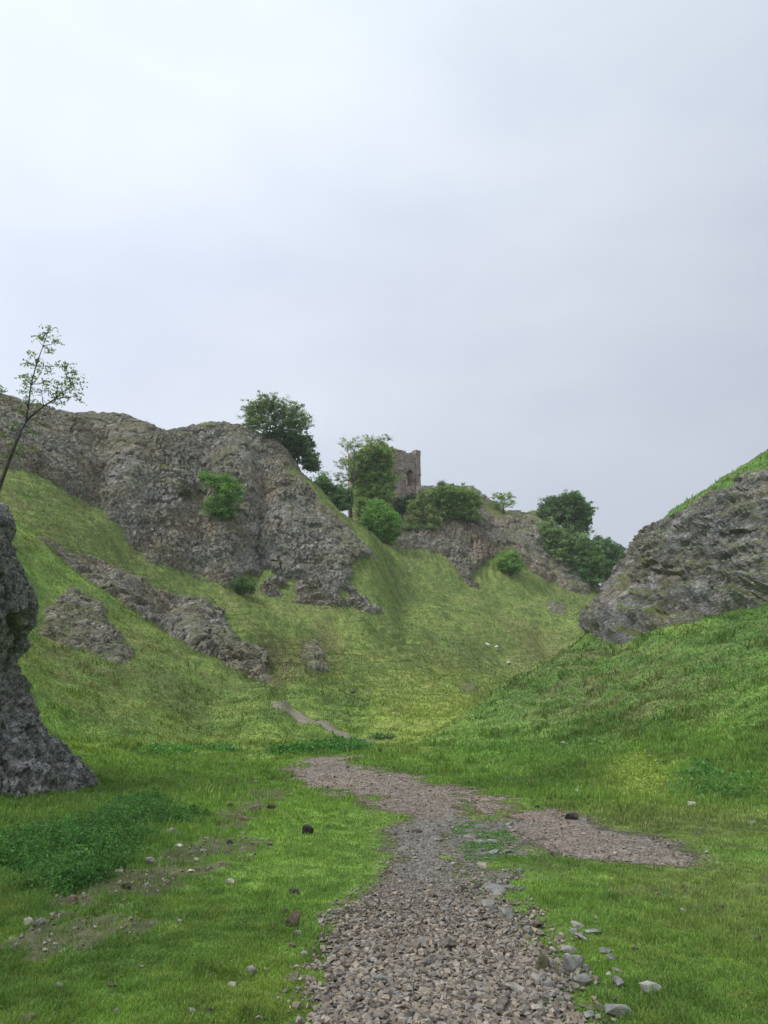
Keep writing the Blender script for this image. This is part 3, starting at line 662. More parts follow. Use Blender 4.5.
plant('valley_tree', 'mid green tree below the large round tree on the steep bank', 'tree', 586, 590, 143, [(582, 548, 13, 14), (590, 562, 15, 15), (578, 572, 13, 13), (592, 580, 12, 11)], (.06, .115, .04), .3, 1.3, True)
plant('valley_tree', 'dark green tree just behind the tip of the right crag', 'tree', 606, 590, 148, [(600, 546, 11, 10), (610, 556, 12, 13), (600, 568, 12, 14), (612, 574, 9, 12)], (.05, .098, .038), .32, 1.3, True)
plant('valley_tree', 'rightmost tree of the bank, its top just over the crag', 'tree', 618, 584, 152, [(617, 552, 7, 8), (621, 562, 7, 9), (614, 570, 8, 9)], (.046, .09, .036), .3, 1.2, True)
# shrubs on the rock faces
plant('face_bush', 'green leafy bush rooted on the face of the long cliff', 'bush', 221, 522, 96.5, [(220, 484, 12, 10), (228, 496, 14, 12), (217, 505, 13, 12), (226, 512, 11, 8), (207, 478, 8, 7), (232, 484, 9, 9)], (.055, .115, .025), .24, .9, False, open_=.4, snap=True)
plant('face_shrub', 'small dark shrub on the long cliff left of its leafy bush', 'shrub', 181, 492, 95.5, [(178, 483, 8, 6), (186, 490, 9, 6)], (.035, .05, .022), .2, .7, False, open_=.4, snap=True)
plant('face_bush', 'bright green bush on the castle cliff below the small airy tree', 'bush', 510, 574, 133.5, [(510, 556, 10, 7), (505, 563, 9, 7), (516, 563, 9, 7)], (.08, .17, .03), .26, 1.2, False, snap=True)
plant('foot_shrub', 'dark shrub in the hollow at the foot of the long cliff', 'shrub', 238, 592, 82.5, [(238, 584, 9, 7), (250, 588, 8, 5)], (.03, .06, .02), .18, 1.0, False, snap=True)
plant('dell_shrub', 'low dark shrub in the dip where the path disappears', 'shrub', 381, 742, 28.5, [(377, 737, 9, 3.5), (389, 738, 6, 2.5)], (.04, .085, .025), .09, 1.6, False, clump=.16)
# leafless fallen branch on the far slope
def bare_branch():
    b = hit(408, 573, 90, 135); root = tag(empty('dead_branch', tuple(b)), 'bare pale dead branch on the grass below the castle cliff', 'branch')
    m = b[1]/F; L = [([(0, 0, -.1), (-.3, 0, 1.2), (.2, .1, 2.2)], [.14, .1, .05]), ([(-.2, 0, .8), (1.0, .2, 1.6), (2.2, .3, 2.6)], [.1, .07, .04]), ([(-.3, 0, 1.2), (-1.1, -.2, 2.3)], [.07, .03]), ([(1.0, .2, 1.6), (1.4, .3, 2.7)], [.05, .03]), ([(0, 0, 0), (1.6, .1, .6), (2.6, 0, .9)], [.09, .06, .03])]
    link('limb', tube_mesh('limb', L), mat_simple('dead_wood', (.2, .17, .13), (.34, .3, .25), 3), root)
bare_branch()
# the young ash at the left edge
def ash():
    D = 36.0
    B = P(-6, 508, D); gz = float(H(B[0], B[1])); O = np.array([B[0], B[1], gz])
    root = tag(empty('ash_sapling', tuple(O)), 'slender leaning young tree with sparse leaves rising above the left rock buttress', 'tree')
    q = lambda px, py, dy=0: P(px, py, D+dy)-O
    main = [np.array([0, 0, -.4]), q(-5, 500), q(2, 480), q(10, 458), (q(20, 433)), q(28, 419), q(44, 406, .4), q(56, 398, .7), q(64, 391, .9), q(72, 385, 1.1)]
    up = [q(26, 422), q(28, 408, -.2), q(31, 385, -.4), q(36, 366, -.5), q(43, 346, -.6), q(48, 332, -.7)]
    L = [(main, [.13, .115, .1, .085, .07, .055, .042, .032, .022, .014]), (up, [.05, .042, .035, .028, .018, .01])]
    tips = [(48, 329), (44, 337), (56, 341), (50, 350), (41, 338), (28, 363), (42, 372), (24, 376), (34, 356), (65, 367), (68, 378), (77, 380), (73, 390), (79, 395), (61, 391), (51, 392), (41, 391), (26, 391), (37, 402), (25, 400), (56, 400), (63, 365), (74, 373), (46, 382), (34, 378), (70, 384),
            (20, 412), (14, 425), (34, 420), (24, 446), (12, 442), (6, 455), (30, 432), (18, 452), (4, 436), (66, 397), (29, 384), (47, 366), (58, 384)]
    C = []; S = []; K = []
    for i, (a, b) in enumerate(tips):
        e = q(a, b, rng.uniform(-.7, .7)); allp = main[3:]+up
        # spring from a stem point lower than the tip
        c = sorted(allp, key=lambda s: np.linalg.norm(s-e)+3*max(0, s[2]-e[2]))[0]
        L.append((limb(c, e, 4, .08), [.028, .022, .017, .012, .007]))
        for k in range(15 if b < 405 else 11):
            st = e+rng.normal(size=3)*np.array([.16, .18, .11]); d = rng.normal(size=3); d[2] = -abs(d[2])*.4; d /= np.linalg.norm(d)
            for j in range(5):
                C.append(st+d*.055*j+rng.normal(size=3)*.02); S.append(rng.uniform(.09, .16)); K.append(np.array((.2, .29, .09) if b < 405 else (.12, .19, .05))*rng.uniform(.7, 1.3))
    for k in range(10):
        a = up[rng.integers(1, 5)]; e = a+np.array([rng.uniform(-.8, .5), rng.uniform(-.5, .5), rng.uniform(.1, .7)]); L.append((limb(a, e, 3, .06), [.015, .012, .009, .005]))
    link('trunk', tube_mesh('trunk', L), M_BARK, root)
    link('crown', leaf_mesh('crown', np.array(C), np.array(S), np.array(K), .5, droop=.3), M_LEAF, root)
ash()
# ------------------------------------------------------------------ the ruin
def mat_stone(name, a, b, c):
    t = NT(name); g = t.add('NewGeometry').outputs['Position']
    n = t.noise(g, .8, 5, .65); n2 = t.noise(g, 5, 4, .7)
    # coursed rubble
    mp = t.add('Mapping', {'Vector': g, 'Scale': (1, 1, 1.9)}); vo = t.add('TexVoronoi', {'Vector': mp.outputs[0], 'Scale': 1.6}); cell = t.add('SeparateColor', {'Color': vo.outputs['Color']}).outputs[0]
    col = t.ramp(n, [(.3, a), (.5, b), (.72, c)]); col = t.mix(1.0, col, t.ramp(cell, [(0, .72), (1, 1.3)]), 'MULTIPLY'); col = t.mix(1.0, col, t.ramp(n2, [(.3, .65), (.7, 1.3)]), 'MULTIPLY')
    return t.finish(t.add('BsdfPrincipled', {'Base Color': col, 'Roughness': .93, 'Normal': t.bump(n2, .6, .12)}).outputs[0])
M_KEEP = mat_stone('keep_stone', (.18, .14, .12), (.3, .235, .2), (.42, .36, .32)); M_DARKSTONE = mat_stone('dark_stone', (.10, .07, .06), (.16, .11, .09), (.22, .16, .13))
M_WALL = mat_stone('curtain_stone', (.2, .18, .16), (.32, .3, .27), (.44, .42, .38))
def cell_wall(name, nx, nz, c, thick, solid, mat, parent, M, jit=.12, seed=0):
    """a thick wall of small blocks; solid(i,k) says where stone stands; M places it (x along, y through, z up)"""
    occ = np.array([[bool(solid(i, k)) for k in range(nz)] for i in range(nx)])
    vid = {}; V = []; Fq = []
    def v(i, j, k):
        if (i, j, k) not in vid:
            vid[(i, j, k)] = len(V); V.append((i*c, j*thick, k*c))
        return vid[(i, j, k)]
    g = lambda i, k: 0 <= i < nx and 0 <= k < nz and occ[i, k]
    for i in range(nx):
        for k in range(nz):
            if not occ[i, k]: continue
            Fq.append((v(i, 0, k), v(i+1, 0, k), v(i+1, 0, k+1), v(i, 0, k+1))); Fq.append((v(i, 1, k), v(i, 1, k+1), v(i+1, 1, k+1), v(i+1, 1, k)))
            if not g(i-1, k): Fq.append((v(i, 0, k), v(i, 0, k+1), v(i, 1, k+1), v(i, 1, k)))
            if not g(i+1, k): Fq.append((v(i+1, 0, k), v(i+1, 1, k), v(i+1, 1, k+1), v(i+1, 0, k+1)))
            if not g(i, k-1): Fq.append((v(i, 0, k), v(i, 1, k), v(i+1, 1, k), v(i+1, 0, k)))
            if not g(i, k+1): Fq.append((v(i, 0, k+1), v(i+1, 0, k+1), v(i+1, 1, k+1), v(i, 1, k+1)))
    V = np.array(V, float); x, y, z = V.T
    V = V+jit*np.stack([vn(x*1.7, y*1.7, z*1.7, seed+1), vn(x*1.7, y*1.7, z*1.7, seed+2), vn(x*1.7, y*1.7, z*1.7, seed+3)], -1)
    V = np.array([tuple(M @ Vector(q)) for q in V])
    return link(name, mesh_np(name, V, [np.array(Fq)]), mat, parent)
def keep():
    D = 152.0; cx, cy = P(384, 515, D)[0], D
    gz = float(H(cx, cy+5))-1.0; ztop = P(384, 443, D)[2]; Hh = ztop-gz
    root = tag(empty('castle_keep', (cx, cy+5, gz)), 'ruined square stone castle keep standing on the cliff top', 'castle')
    ang = math.radians(45); s = 9.9; c = .33; n = int(s/c); nz = int(Hh/c)+1; th = 1.6
    def ragged(i, seed, base, amp): return base+amp*float(vn(i*.17, seed*3.3, 0, 7))+.18*float(vn(i*.9, seed, 0, 8))
    # local frame: near corner at the origin; one face runs right and away, the other left and away
    T0 = Matrix.Translation((0, -5, 0))
    def face(rot, off): return T0 @ Matrix.Translation(off) @ Matrix.Rotation(rot, 4, 'Z')
    R = math.radians(40); L = math.radians(140)
    uR = Vector((math.cos(R), math.sin(R), 0)); uL = Vector((math.cos(L), math.sin(L), 0))
    def sol_right(i, k):
        x, z = (i+.5)*c, (k+.5)*c; top = ragged(i, 1, Hh-.45-.055*x, .12)
        if z > top: return False
        zz = z-(Hh-8.3)                                  # the arched doorway high in this face
        if 6.3 < x < 8.7 and 0 < zz < 2.4+1.2*math.sqrt(max(0, 1-((x-7.5)/1.2)**2)): return False
        if 2.6 < x < 3.0 and Hh-7.5 < z < Hh-6.0: return False
        return True
    cell_wall('wall', n, nz, c, th, sol_right, M_KEEP, root, face(R, (0, 0, 0)), seed=10)
    def sol_left(i, k):
        x, z = (i+.5)*c, (k+.5)*c
        return z < ragged(i, 2, Hh-.3-.03*x, .4) and not (4.4 < x < 5.2 and Hh-7 < z < Hh-5)
    # left face: x runs from the corner leftwards, thickness inward
    ML = face(L, (0, 0, 0)) @ Matrix.Scale(-1, 4, (0, 1, 0)); 
    w = cell_wall('wall', n, nz, c, th, sol_left, M_KEEP, root, ML, seed=20); w.data.flip_normals()
    pr = uL*s; pl = uR*s
    cell_wall('wall', n, nz, c, th, lambda i, k: (k+.5)*c < ragged(i, 3, Hh-1.2, .5), M_KEEP, root, face(R, pr-Vector((-uL.x, -uL.y, 0)).normalized()*0-uL*th), seed=30)
    w = cell_wall('wall', n, nz, c, th, lambda i, k: (k+.5)*c < ragged(i, 4, Hh-1.0, .5), M_KEEP, root, face(L, pl-uR*th) @ Matrix.Scale(-1, 4, (0, 1, 0)), seed=40); w.data.flip_normals()
    # clasping corner buttresses, proud of the faces
    for q, (p, ht) in enumerate(((uR*0, Hh-.2), (uR*s, Hh+.15), (uL*s, Hh-.6))):
        a = p-uR*.35-uL*.35 if q == 0 else (p-uR*1.05-uL*.35 if q == 1 else p-uL*1.05-uR*.35)
        k2 = int(ht/c)
        Mx = T0 @ Matrix.Translation(a) @ Matrix.Rotation(R, 4, 'Z')
        cell_wall('buttress', 4, k2, c, 1.36, lambda i, k: (k+.5)*c < ht-.25*float(vn(i*1.3, q, 0, 12)), M_KEEP, root, Mx, jit=.1, seed=50+q)
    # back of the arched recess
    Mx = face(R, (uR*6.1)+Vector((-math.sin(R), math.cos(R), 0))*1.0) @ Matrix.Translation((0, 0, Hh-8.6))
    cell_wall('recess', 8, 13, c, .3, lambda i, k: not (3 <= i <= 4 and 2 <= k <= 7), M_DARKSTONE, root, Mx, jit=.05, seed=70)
keep()
def curtain(label, pa, pb, hgt, prof, seed):
    a = P(*pa); b = P(*pb); d = b-a; L = math.hypot(d[0], d[1]); c = .4; n = int(L/c)
    gz = min(float(H(a[0]+d[0]*t, a[1]+d[1]*t)) for t in np.linspace(0, 1, 12))-.6
    root = tag(empty('curtain_wall', (a[0], a[1], gz)), label, 'wall')
    def sol(i, k):
        t = (i+.5)/n; top = a[2]+d[2]*t-gz; return (k+.5)*c < top+prof(t)+.18*float(vn(i*.4, seed, 0, 13))
    top = max(a[2], b[2])-gz+2
    cell_wall('masonry', n, int(top/c)+1, c, 1.1, sol, M_WALL, root, Matrix.Rotation(math.atan2(d[1], d[0]), 4, 'Z'), seed=seed)
curtain('low ruined stone wall along the cliff top just right of the keep', (417, 485, 149), (474, 485, 149), 2, lambda t: 0, 80)
curtain('stone wall stepping down the skyline to the right of the wide cliff shrub', (472, 485, 149), (500, 506, 149.5), 2, lambda t: 0, 90)
curtain('flat-topped piece of ruined wall on the skyline beside the small airy tree', (508, 509, 150), (536, 514, 151), 2, lambda t: 0, 100)
# ------------------------------------------------------------------ sheep
M_WOOL = mat_simple('wool', (.6, .57, .5), (.78, .76, .7), 14, bump=.8, dist=.03); M_FACE = mat_simple('sheep_face', (.5, .46, .4), (.66, .62, .55), 8)
def sheep_mesh(graze):
    bm = bmesh.new(); lay = bm.verts.layers.skin.verify()
    def v(p, r):
        q = bm.verts.new(p); q[lay].radius = r if isinstance(r, tuple) else (r, r); return q
    hip = v((-.38, 0, .62), (.21, .23)); mid = v((0, 0, .6), (.26, .27)); sh = v((.33, 0, .63), (.2, .22))
    if graze: nk = v((.52, 0, .5), .12); hd = v((.66, 0, .26), .085); mz = v((.72, 0, .12), .05)
    else: nk = v((.5, 0, .8), .12); hd = v((.62, 0, .95), .095); mz = v((.78, 0, .9), .055)
    for a, b in ((hip, mid), (mid, sh), (sh, nk), (nk, hd), (hd, mz)): bm.edges.new((a, b))
    bm.edges.new((hip, v((-.6, 0, .52), .05)))
    for s in (-1, 1):
        e = v((hd.co.x-.06, s*.13, hd.co.z+.04), .025); bm.edges.new((hd, e))
        k = v((.33, s*.13, .34), .06); f = v((.33, s*.13, .0), .035); bm.edges.new((sh, k)); bm.edges.new((k, f))
        k = v((-.44, s*.14, .34), .06); f = v((-.38, s*.14, .0), .035); bm.edges.new((hip, k)); bm.edges.new((k, f))
    me = bpy.data.meshes.new('sheep'); bm.to_mesh(me); bm.free(); me.skin_vertices[0].data[0].use_root = True
    o = bpy.data.objects.new('sheep', me); COL.objects.link(o)
    o.modifiers.new('s', 'SKIN').use_smooth_shade = True; o.modifiers.new('u', 'SUBSURF').levels = 1
    dg = bpy.context.evaluated_depsgraph_get(); m2 = bpy.data.meshes.new_from_object(o.evaluated_get(dg)); bpy.data.objects.remove(o)
    n = len(m2.vertices); co = np.zeros(n*3, np.float32); m2.vertices.foreach_get('co', co); co = co.reshape(-1, 3)
    w = ss(.4, .55, co[:, 2])*(co[:, 0] < .5); co += (.03*vn(co[:, 0]*14, co[:, 1]*14, co[:, 2]*14, 3)*w)[:, None]*np.array([.4, 1, 1]); m2.vertices.foreach_set('co', co.ravel())
    return m2
SG, SU = sheep_mesh(True), sheep_mesh(False)
for (px, py, me, a, sc, lab) in ((497, 649, SG, 1.1, .78, 'white sheep, largest of the three on the far green slope'), (488, 646, SU, 2.4, .55, 'small white lamb just left of the largest sheep on the slope'), (509, 664, SG, .4, .6, 'white sheep lowest on the far slope, close to the right hill')):
    p = hit(px, py+1, 60, 140); o = link('sheep', me, M_WOOL); o.location = p; o.rotation_euler = (0, 0, a); o.scale = (sc,)*3; tag(o, lab, 'sheep', 'sheep grazing on the far slope')
# ------------------------------------------------------------------ stones
def stone_mesh(seed, flat=.6, n=15):
    r = np.random.default_rng(seed); bm = bmesh.new()
    for _ in range(n):
        p = r.normal(size=3); p /= np.linalg.norm(p); p *= r.uniform(.42, .55); bm.verts.new((p[0], p[1]*r.uniform(.7, 1), p[2]*flat))
    bmesh.ops.convex_hull(bm, input=bm.verts[:]); bmesh.ops.delete(bm, geom=[v for v in bm.verts if not v.link_faces], context='VERTS')
    bmesh.ops.bevel(bm, geom=bm.edges[:], offset=.018, segments=1, affect='EDGES', profile=.6, clamp_overlap=True)
    bmesh.ops.triangulate(bm, faces=bm.faces[:]); bmesh.ops.subdivide_edges(bm, edges=[e for e in bm.edges if e.calc_length() > .22], cuts=1, use_grid_fill=False)
    bmesh.ops.triangulate(bm, faces=bm.faces[:])
    for v in bm.verts:
        k = float(vn(v.co.x*6, v.co.y*6, v.co.z*6, seed)); v.co *= 1+.10*k
    me = bpy.data.meshes.new('stone'); bm.to_mesh(me); bm.free(); return me
def hull_np(seed, flat=.6, n=9):
    r = np.random.default_rng(seed); bm = bmesh.new()
    for _ in range(n):
        p = r.normal(size=3); p /= np.linalg.norm(p); p *= .5; bm.verts.new((p[0], p[1], p[2]*flat))
    bmesh.ops.convex_hull(bm, input=bm.verts[:]); bmesh.ops.delete(bm, geom=[v for v in bm.verts if not v.link_faces], context='VERTS'); bmesh.ops.triangulate(bm, faces=bm.faces[:])
    bm.verts.ensure_lookup_table(); V = np.array([tuple(v.co) for v in bm.verts]); Fc = np.array([[v.index for v in f.verts] for f in bm.faces]); bm.free(); return V, Fc
def mat_stones(name, a, b, c):
    t = NT(name); g = t.add('NewGeometry').outputs['Position']; rnd = t.add('ObjectInfo').outputs['Random']
    n = t.noise(g, 30, 5, .7); n2 = t.noise(g, 6, 3, .6)
    col = t.ramp(t.math('ADD', t.math('MULTIPLY', n, .5), t.math('MULTIPLY', n2, .5)), [(.36, a), (.5, b), (.64, c)])
    col = t.mix(1.0, col, t.ramp(rnd, [(0, (.7, .7, .74)), (.5, 1.0), (.8, (1.12, 1.04, .93)), (1, (1.35, 1.33, 1.28))]), 'MULTIPLY')
    return t.finish(t.add('BsdfPrincipled', {'Base Color': col, 'Roughness': .75, 'Normal': t.bump(n, .5, .012), 'Specular IOR Level': .35}).outputs[0])
MS = {'grey': mat_stones('grey_stone', (.10, .098, .09), (.22, .215, .20), (.36, .355, .34)), 'brown': mat_stones('brown_stone', (.07, .05, .038), (.17, .13, .10), (.3, .25, .2)),
      'dark': mat_stones('dark_stone_block', (.018, .016, .014), (.05, .043, .036), (.1, .088, .075)), 'pale': mat_stones('pale_stone', (.22, .215, .2), (.38, .375, .355), (.55, .545, .53)),
      'moss': mat_stones('mossy_stone', (.06, .07, .03), (.15, .145, .1), (.27, .26, .22)), 'path': mat_stones('path_stone', (.055, .044, .034), (.155, .133, .107), (.31, .285, .25))}
PROTO = {k: [stone_mesh(300+7*i+int(100*k), k) for i in range(7)] for k in (.3, .55, .8)}
PROTO_V = {k: [m.copy() for m in PROTO[k]] for k in (.3, .55)}
for k in PROTO_V:
    for m in PROTO_V[k]: m.materials.clear(); m.materials.append(MS['grey'])
def stone(px, py, w, h, kind, label, rot=None, tilt=0.0, name='stone', lo=2.5, hi=70):
    p = hit(px, py, lo, hi); m = math.hypot(p[1], .0)/F*1.04; W = w*m
    fl = .3 if h < .42*w else (.55 if h < .75*w else .8)
    o = link(name, PROTO[fl][rng.integers(7)], None)
    o.data = o.data.copy(); o.data.materials.clear(); o.data.materials.append(MS[kind])
    hh = h*m; zs = hh/(fl)*1.15 if fl > .3 else hh/.3*.8
    o.scale = (W*1.08, W*(.5+.3*rng.random())*(.7 if 'elongated' in label else 1), zs*(.7 if 'elongated' in label else 1)); o.rotation_euler = (tilt*.5, tilt, rng.uniform(-.5, .5) if rot is None else rot)
    o.location = (p[0], p[1]+.02, p[2]+hh*.25); return tag(o, label, 'stone')
ST = [
 (127,803,7,6,'pale','small pale stone in the long grass right of the rock buttress'),
 (172,836,15,9,'grey','grey block of stone right of the dark nettle patch'),
 (256,784,8,4,'grey','small flat grey stone left of where the path narrows'),
 (256,812,11,8,'brown','grey-brown stone beside the faint left trail, left of a dark one'),
 (272,809,10,5,'dark','dark flat stone at the right edge of the faint left trail'),
 (244,821,8,5,'brown','brownish stone midway along the faint left trail'),
 (230,808,7,5,'dark','little dark stone at the upper part of the faint left trail'),
 (242,834,9,3,'grey','thin grey sliver of stone below the brownish trail stone'),
 (229,844,7,5,'dark','dark lump of stone on the bare soil of the left trail'),
 (203,853,9,4,'grey','low grey stone at the edge of the bare soil of the left trail'),
 (178,847,10,4,'pale','flat pale stone below the grey block near the nettles'),
 (149,865,13,8,'grey','angular grey stone at the lower right of the nettle patch'),
 (119,872,11,3,'pale','flat pale stone lying just under the nettle patch'),
 (160,861,8,4,'grey','small grey stone right of the angular one under the nettles'),
 (197,862,9,4,'grey','grey stone at the lower right of the bare soil patch'),
 (191,872,8,3,'pale','thin pale stone below the bare soil of the left trail'),
 (70,904,13,9,'brown','rounded brown stone alone on the grass below the nettles'),
 (126,890,13,7,'dark','dark stone half sunk in grass beside the lower left trail'),
 (27,927,14,9,'grey','grey flat rock at far left, larger half of a pair'),
 (40,925,12,6,'grey','grey flat rock at far left, smaller half of a pair'),
 (230,885,12,6,'pale','pale slab lying alone on the open grass mid left'),
 (269,846,7,4,'grey','small grey stone on the grass left of the dark stump-like rock'),
 (307,834,14,10,'dark','black stump-like rock standing in the bright grass'),
 (294,895,13,6,'dark','dark clod-like stone on the grass above the brown wedge'),
 (285,915,9,5,'dark','small dark stone just above left of the brown wedge'),
 (291,927,17,16,'brown','upright brown wedge-shaped stone in the grass left of the path'),
 (297,937,9,6,'grey','small grey stone touching the foot of the brown wedge'),
 (291,949,8,5,'brown','small brown stone below the brown wedge'),
 (304,957,8,5,'pale','small round pale stone near the left path edge'),
 (250,974,15,7,'grey','flat pale-grey stone in the lower left grass'),
 (231,989,11,6,'grey','grey stone just below the flat one in the lower left grass'),
 (110,991,10,6,'dark','dark chip of stone in the lower left grass'),
 (57,991,8,7,'grey','small grey stone in the grass of the bottom left corner'),
 (192,1017,12,7,'grey','grey stone at the bottom edge, left of its dark neighbour'),
 (209,1017,10,7,'dark','dark stone at the bottom edge of the left grass'),
 (25,1024,19,8,'brown','large pinkish-brown stone cut by the bottom left edge'),
 (416,833,12,4,'dark','dark flat stone in the middle of the path where it bends'),
 (412,951,16,12,'path','rounded large stone in the middle of the path rubble'),
 (379,987,15,11,'pale','tan block in the rubble of the lower path'),
 (522,964,20,7,'grey','flat grey slab at the right edge of the path rubble'),
 (543,974,19,18,'moss','rounded mossy lump at the right edge of the path'),
 (510,993,33,9,'grey','long flat pale slab lying on the right path edge'),
 (549,991,18,9,'grey','grey flat stone just right of the long slab'),
 (576,974,21,20,'grey','big jagged grey rock right of the mossy lump'),
 (471,839,13,6,'grey','flat grey stone in the upper grassy strip inside the fork'),
 (492,845,13,6,'pale','pale flat stone right of the grey one inside the path fork'),
 (494,854,12,5,'grey','low stone under the pale flat one inside the path fork'),
 (465,892,9,6,'dark','dark stone at the left rim of the puddle'),
 (478,889,12,5,'dark','dark flat stone along the top of the puddle'),
 (573,820,15,8,'dark','dark brown stone on the branch path to the right'),
 (654,995,32,14,'pale','elongated tilted pale stone in the grass at lower right'),
 (636,953,8,6,'dark','small dark stone in the grass above the elongated stone'),
 (568,959,9,4,'pale','thin pale stone above the big jagged rock'),
 (694,807,12,6,'pale','pale stone at the foot of the right hill'),
 (716,799,8,4,'grey','small grey stone right of the pale one under the right hill'),
 (766,796,6,6,'pale','pale stone at the right edge of the picture under the hill'),
 (755,825,8,4,'pale','flat pale stone in the short grass near the right edge'),
 (684,914,8,5,'pale','small pale stone in the worn grass at right'),
 (724,910,7,5,'dark','small dark stone in the worn grass at right'),
 (761,943,13,6,'dark','dark stone at the right edge of the worn grass'),
 (574,1021,20,8,'brown','pinkish stone at the bottom edge right of the path'),
 (564,744,7,3,'pale','white stone on the lower part of the right hill'),
 (578,794,5,5,'pale','small upright white stone in front of the right hill'),
 (511,778,6,3,'grey','tiny stone near the top of the branch path'),
 (537,808,6,3,'dark','little dark stone on the upper branch path'),
 (353,693,7,4,'brown','reddish boulder on the grass above the thin trail'),
]
for (px, py, w, h, kind, lab) in ST:
    stone(px, py, w, h, kind, lab, tilt=.3 if 'tilted' in lab else rng.uniform(-.08, .08), rot=.35 if 'tilted' in lab else None)
# the rubble of the path: the largest stones one by one, the rest as gravel
def on_path(x, y): return np.maximum(m_path(x, y), m_mid(x, y)-.0)
def path_points(n, y0, y1, pw=0.0):
    out = []
    while sum(len(o) for o in out) < n:
        ly = rng.uniform(math.log(y0), math.log(y1), n*3); y = np.exp(ly); x = rng.uniform(-.45, .75, n*3)*y
        keep = rng.random(n*3) < (y0/y)**pw if pw else np.ones(n*3, bool)
        x, y = x[keep], y[keep]; m = on_path(x, y) > -.02+.09*rng.normal(size=len(x)); out.append(np.stack([x[m], y[m]], 1))
    return np.vstack(out)[:n]
GR = 'angular rubble stones of the footpath'
pp = path_points(1400, 2.9, 7.2); zz = H(pp[:, 0], pp[:, 1]); taken = []
for (x, y), z in zip(pp, zz):
    if len(taken) >= 235: break
    u, v_, d = project(x, y, z)
    if v_ > 1024+8 or not (-5 < u < 773): continue
    W_ = rng.uniform(.04, .07)*(1+.6*(rng.random() < .12)); W_ *= 1-.45*float(ss(4.8, 6.5, y))
    if any((x-a)**2+(y-b)**2 < (W_*.5+c*.5)**2*.8 for a, b, c in taken): continue
    taken.append((x, y, W_)); f = (.55, .55, .8, .3)[rng.integers(4)]
    o = link('path_stone', PROTO[f][rng.integers(7)]); 
    if not o.data.materials: o.data.materials.append(MS['path'])
    o.scale = (W_, W_*rng.uniform(.7, 1), W_*rng.uniform(.7, 1.05)); o.rotation_euler = (rng.normal()*.3, rng.normal()*.3, rng.uniform(0, 6.3)); o.location = (x, y, z+W_*.24)
    tag(o, 'angular grey-brown stone among the loose rubble of the lower footpath', 'stone', GR)
def gravel(label, XY, size, cols, matn, lift=.3, flat=(.5, .85)):
    n = len(XY); prot = [hull_np(500+i, .62) for i in range(10)]; which = rng.integers(0, 10, n); Z = H(XY[:, 0], XY[:, 1]); Vs = []; Fs = []; Cs = []; base = 0
    for k, (V, Fc) in enumerate(prot):
        s = np.where(which == k)[0]; m = len(s)
        if not m: continue
        a = rng.uniform(0, 2*math.pi, m); b = rng.normal(size=m)*.35; ca, sa, cb, sb = np.cos(a), np.sin(a), np.cos(b), np.sin(b); sz = size[s]
        X = V[None, :, 0]*np.ones((m, 1)); Y = V[None, :, 1]*rng.uniform(.65, 1, (m, 1)); Zz = V[None, :, 2]*rng.uniform(.75, 1.2, (m, 1))
        X, Zz = X*cb[:, None]-Zz*sb[:, None], X*sb[:, None]+Zz*cb[:, None]; X, Y = X*ca[:, None]-Y*sa[:, None], X*sa[:, None]+Y*ca[:, None]
        Q = np.stack([X*sz[:, None]+XY[s, 0][:, None], Y*sz[:, None]+XY[s, 1][:, None], Zz*sz[:, None]+(Z[s]+sz*lift)[:, None]], -1)
        Vs.append(Q.reshape(-1, 3)); Fs.append((Fc[None]+(base+np.arange(m)*len(V))[:, None, None]).reshape(-1, 3)); base += m*len(V); Cs.append(np.repeat(cols[s], len(V), 0))
    me = mesh_np('gravel', np.vstack(Vs), [np.vstack(Fs)]); setcol(me, np.vstack(Cs)); return tag(link('gravel', me, matn), label, 'gravel', kind='stuff')
def mat_gravel():
    t = NT('loose_gravel'); g = t.add('NewGeometry').outputs['Position']; c = t.add('Attribute', attribute_name='Col').outputs['Color']; n = t.noise(g, 60, 4, .7)
    c = t.mix(1.0, c, t.ramp(n, [(.3, .6), (.7, 1.4)]), 'MULTIPLY')
    return t.finish(t.add('BsdfPrincipled', {'Base Color': c, 'Roughness': .75, 'Normal': t.bump(n, .5, .008)}).outputs[0])
M_GRAVEL = mat_gravel()
def gcols(n, tint=(1, 1, 1)):
    b = np.array([.24, .205, .165])*np.array(tint); k = rng.normal(1, .33, n).clip(.35, 2.1)[:, None]; h = rng.normal(size=(n, 1))*.05
    b = b*.86
    return np.clip(b*k*np.concatenate([1+h, np.ones((n, 1)), 1-h*1.4], 1), .02, .7)
A_ = path_points(9000, 2.9, 6.6, .8); SA = (.014+.042*rng.random(len(A_))**1.7)*(1-.5*ss(4.9, 6.4, A_[:, 1]))
gravel('loose angular rubble covering the lower footpath', A_, SA, gcols(len(A_)), M_GRAVEL, .28)
B_ = path_points(34000, 3.0, 22, .6); SB = rng.uniform(.014, .034, len(B_))*(.75+.5*ss(8, 16, B_[:, 1]))*(1+1.2*(rng.random(len(B_)) < .03)); tb = gcols(len(B_))
tb = tb*np.where((B_[:, 1] > 10)[:, None], np.array([1.1, .97, .88]), 1.0)
gravel('fine grey-brown gravel of the upper footpath', B_, SB, tb, M_GRAVEL, .25)
# scattered chips in the turf and on the left trail
q_ = rng.uniform(0, 1, (14000, 2)); yy = np.exp(q_[:, 0]*math.log(22/3.0))*3.0; xx = (q_[:, 1]-.5)*1.15*yy
br = bare(xx, yy); k_ = (rng.random(14000) < .012+.6*br*(br > .12)) & (on_path(xx, yy) < .02); C_ = np.stack([xx, yy], 1)[k_]
gravel('scattered stone chips on the worn turf beside the footpath', C_, rng.uniform(.012, .045, len(C_)), gcols(len(C_), (.95, .95, .95)), M_GRAVEL, .2)
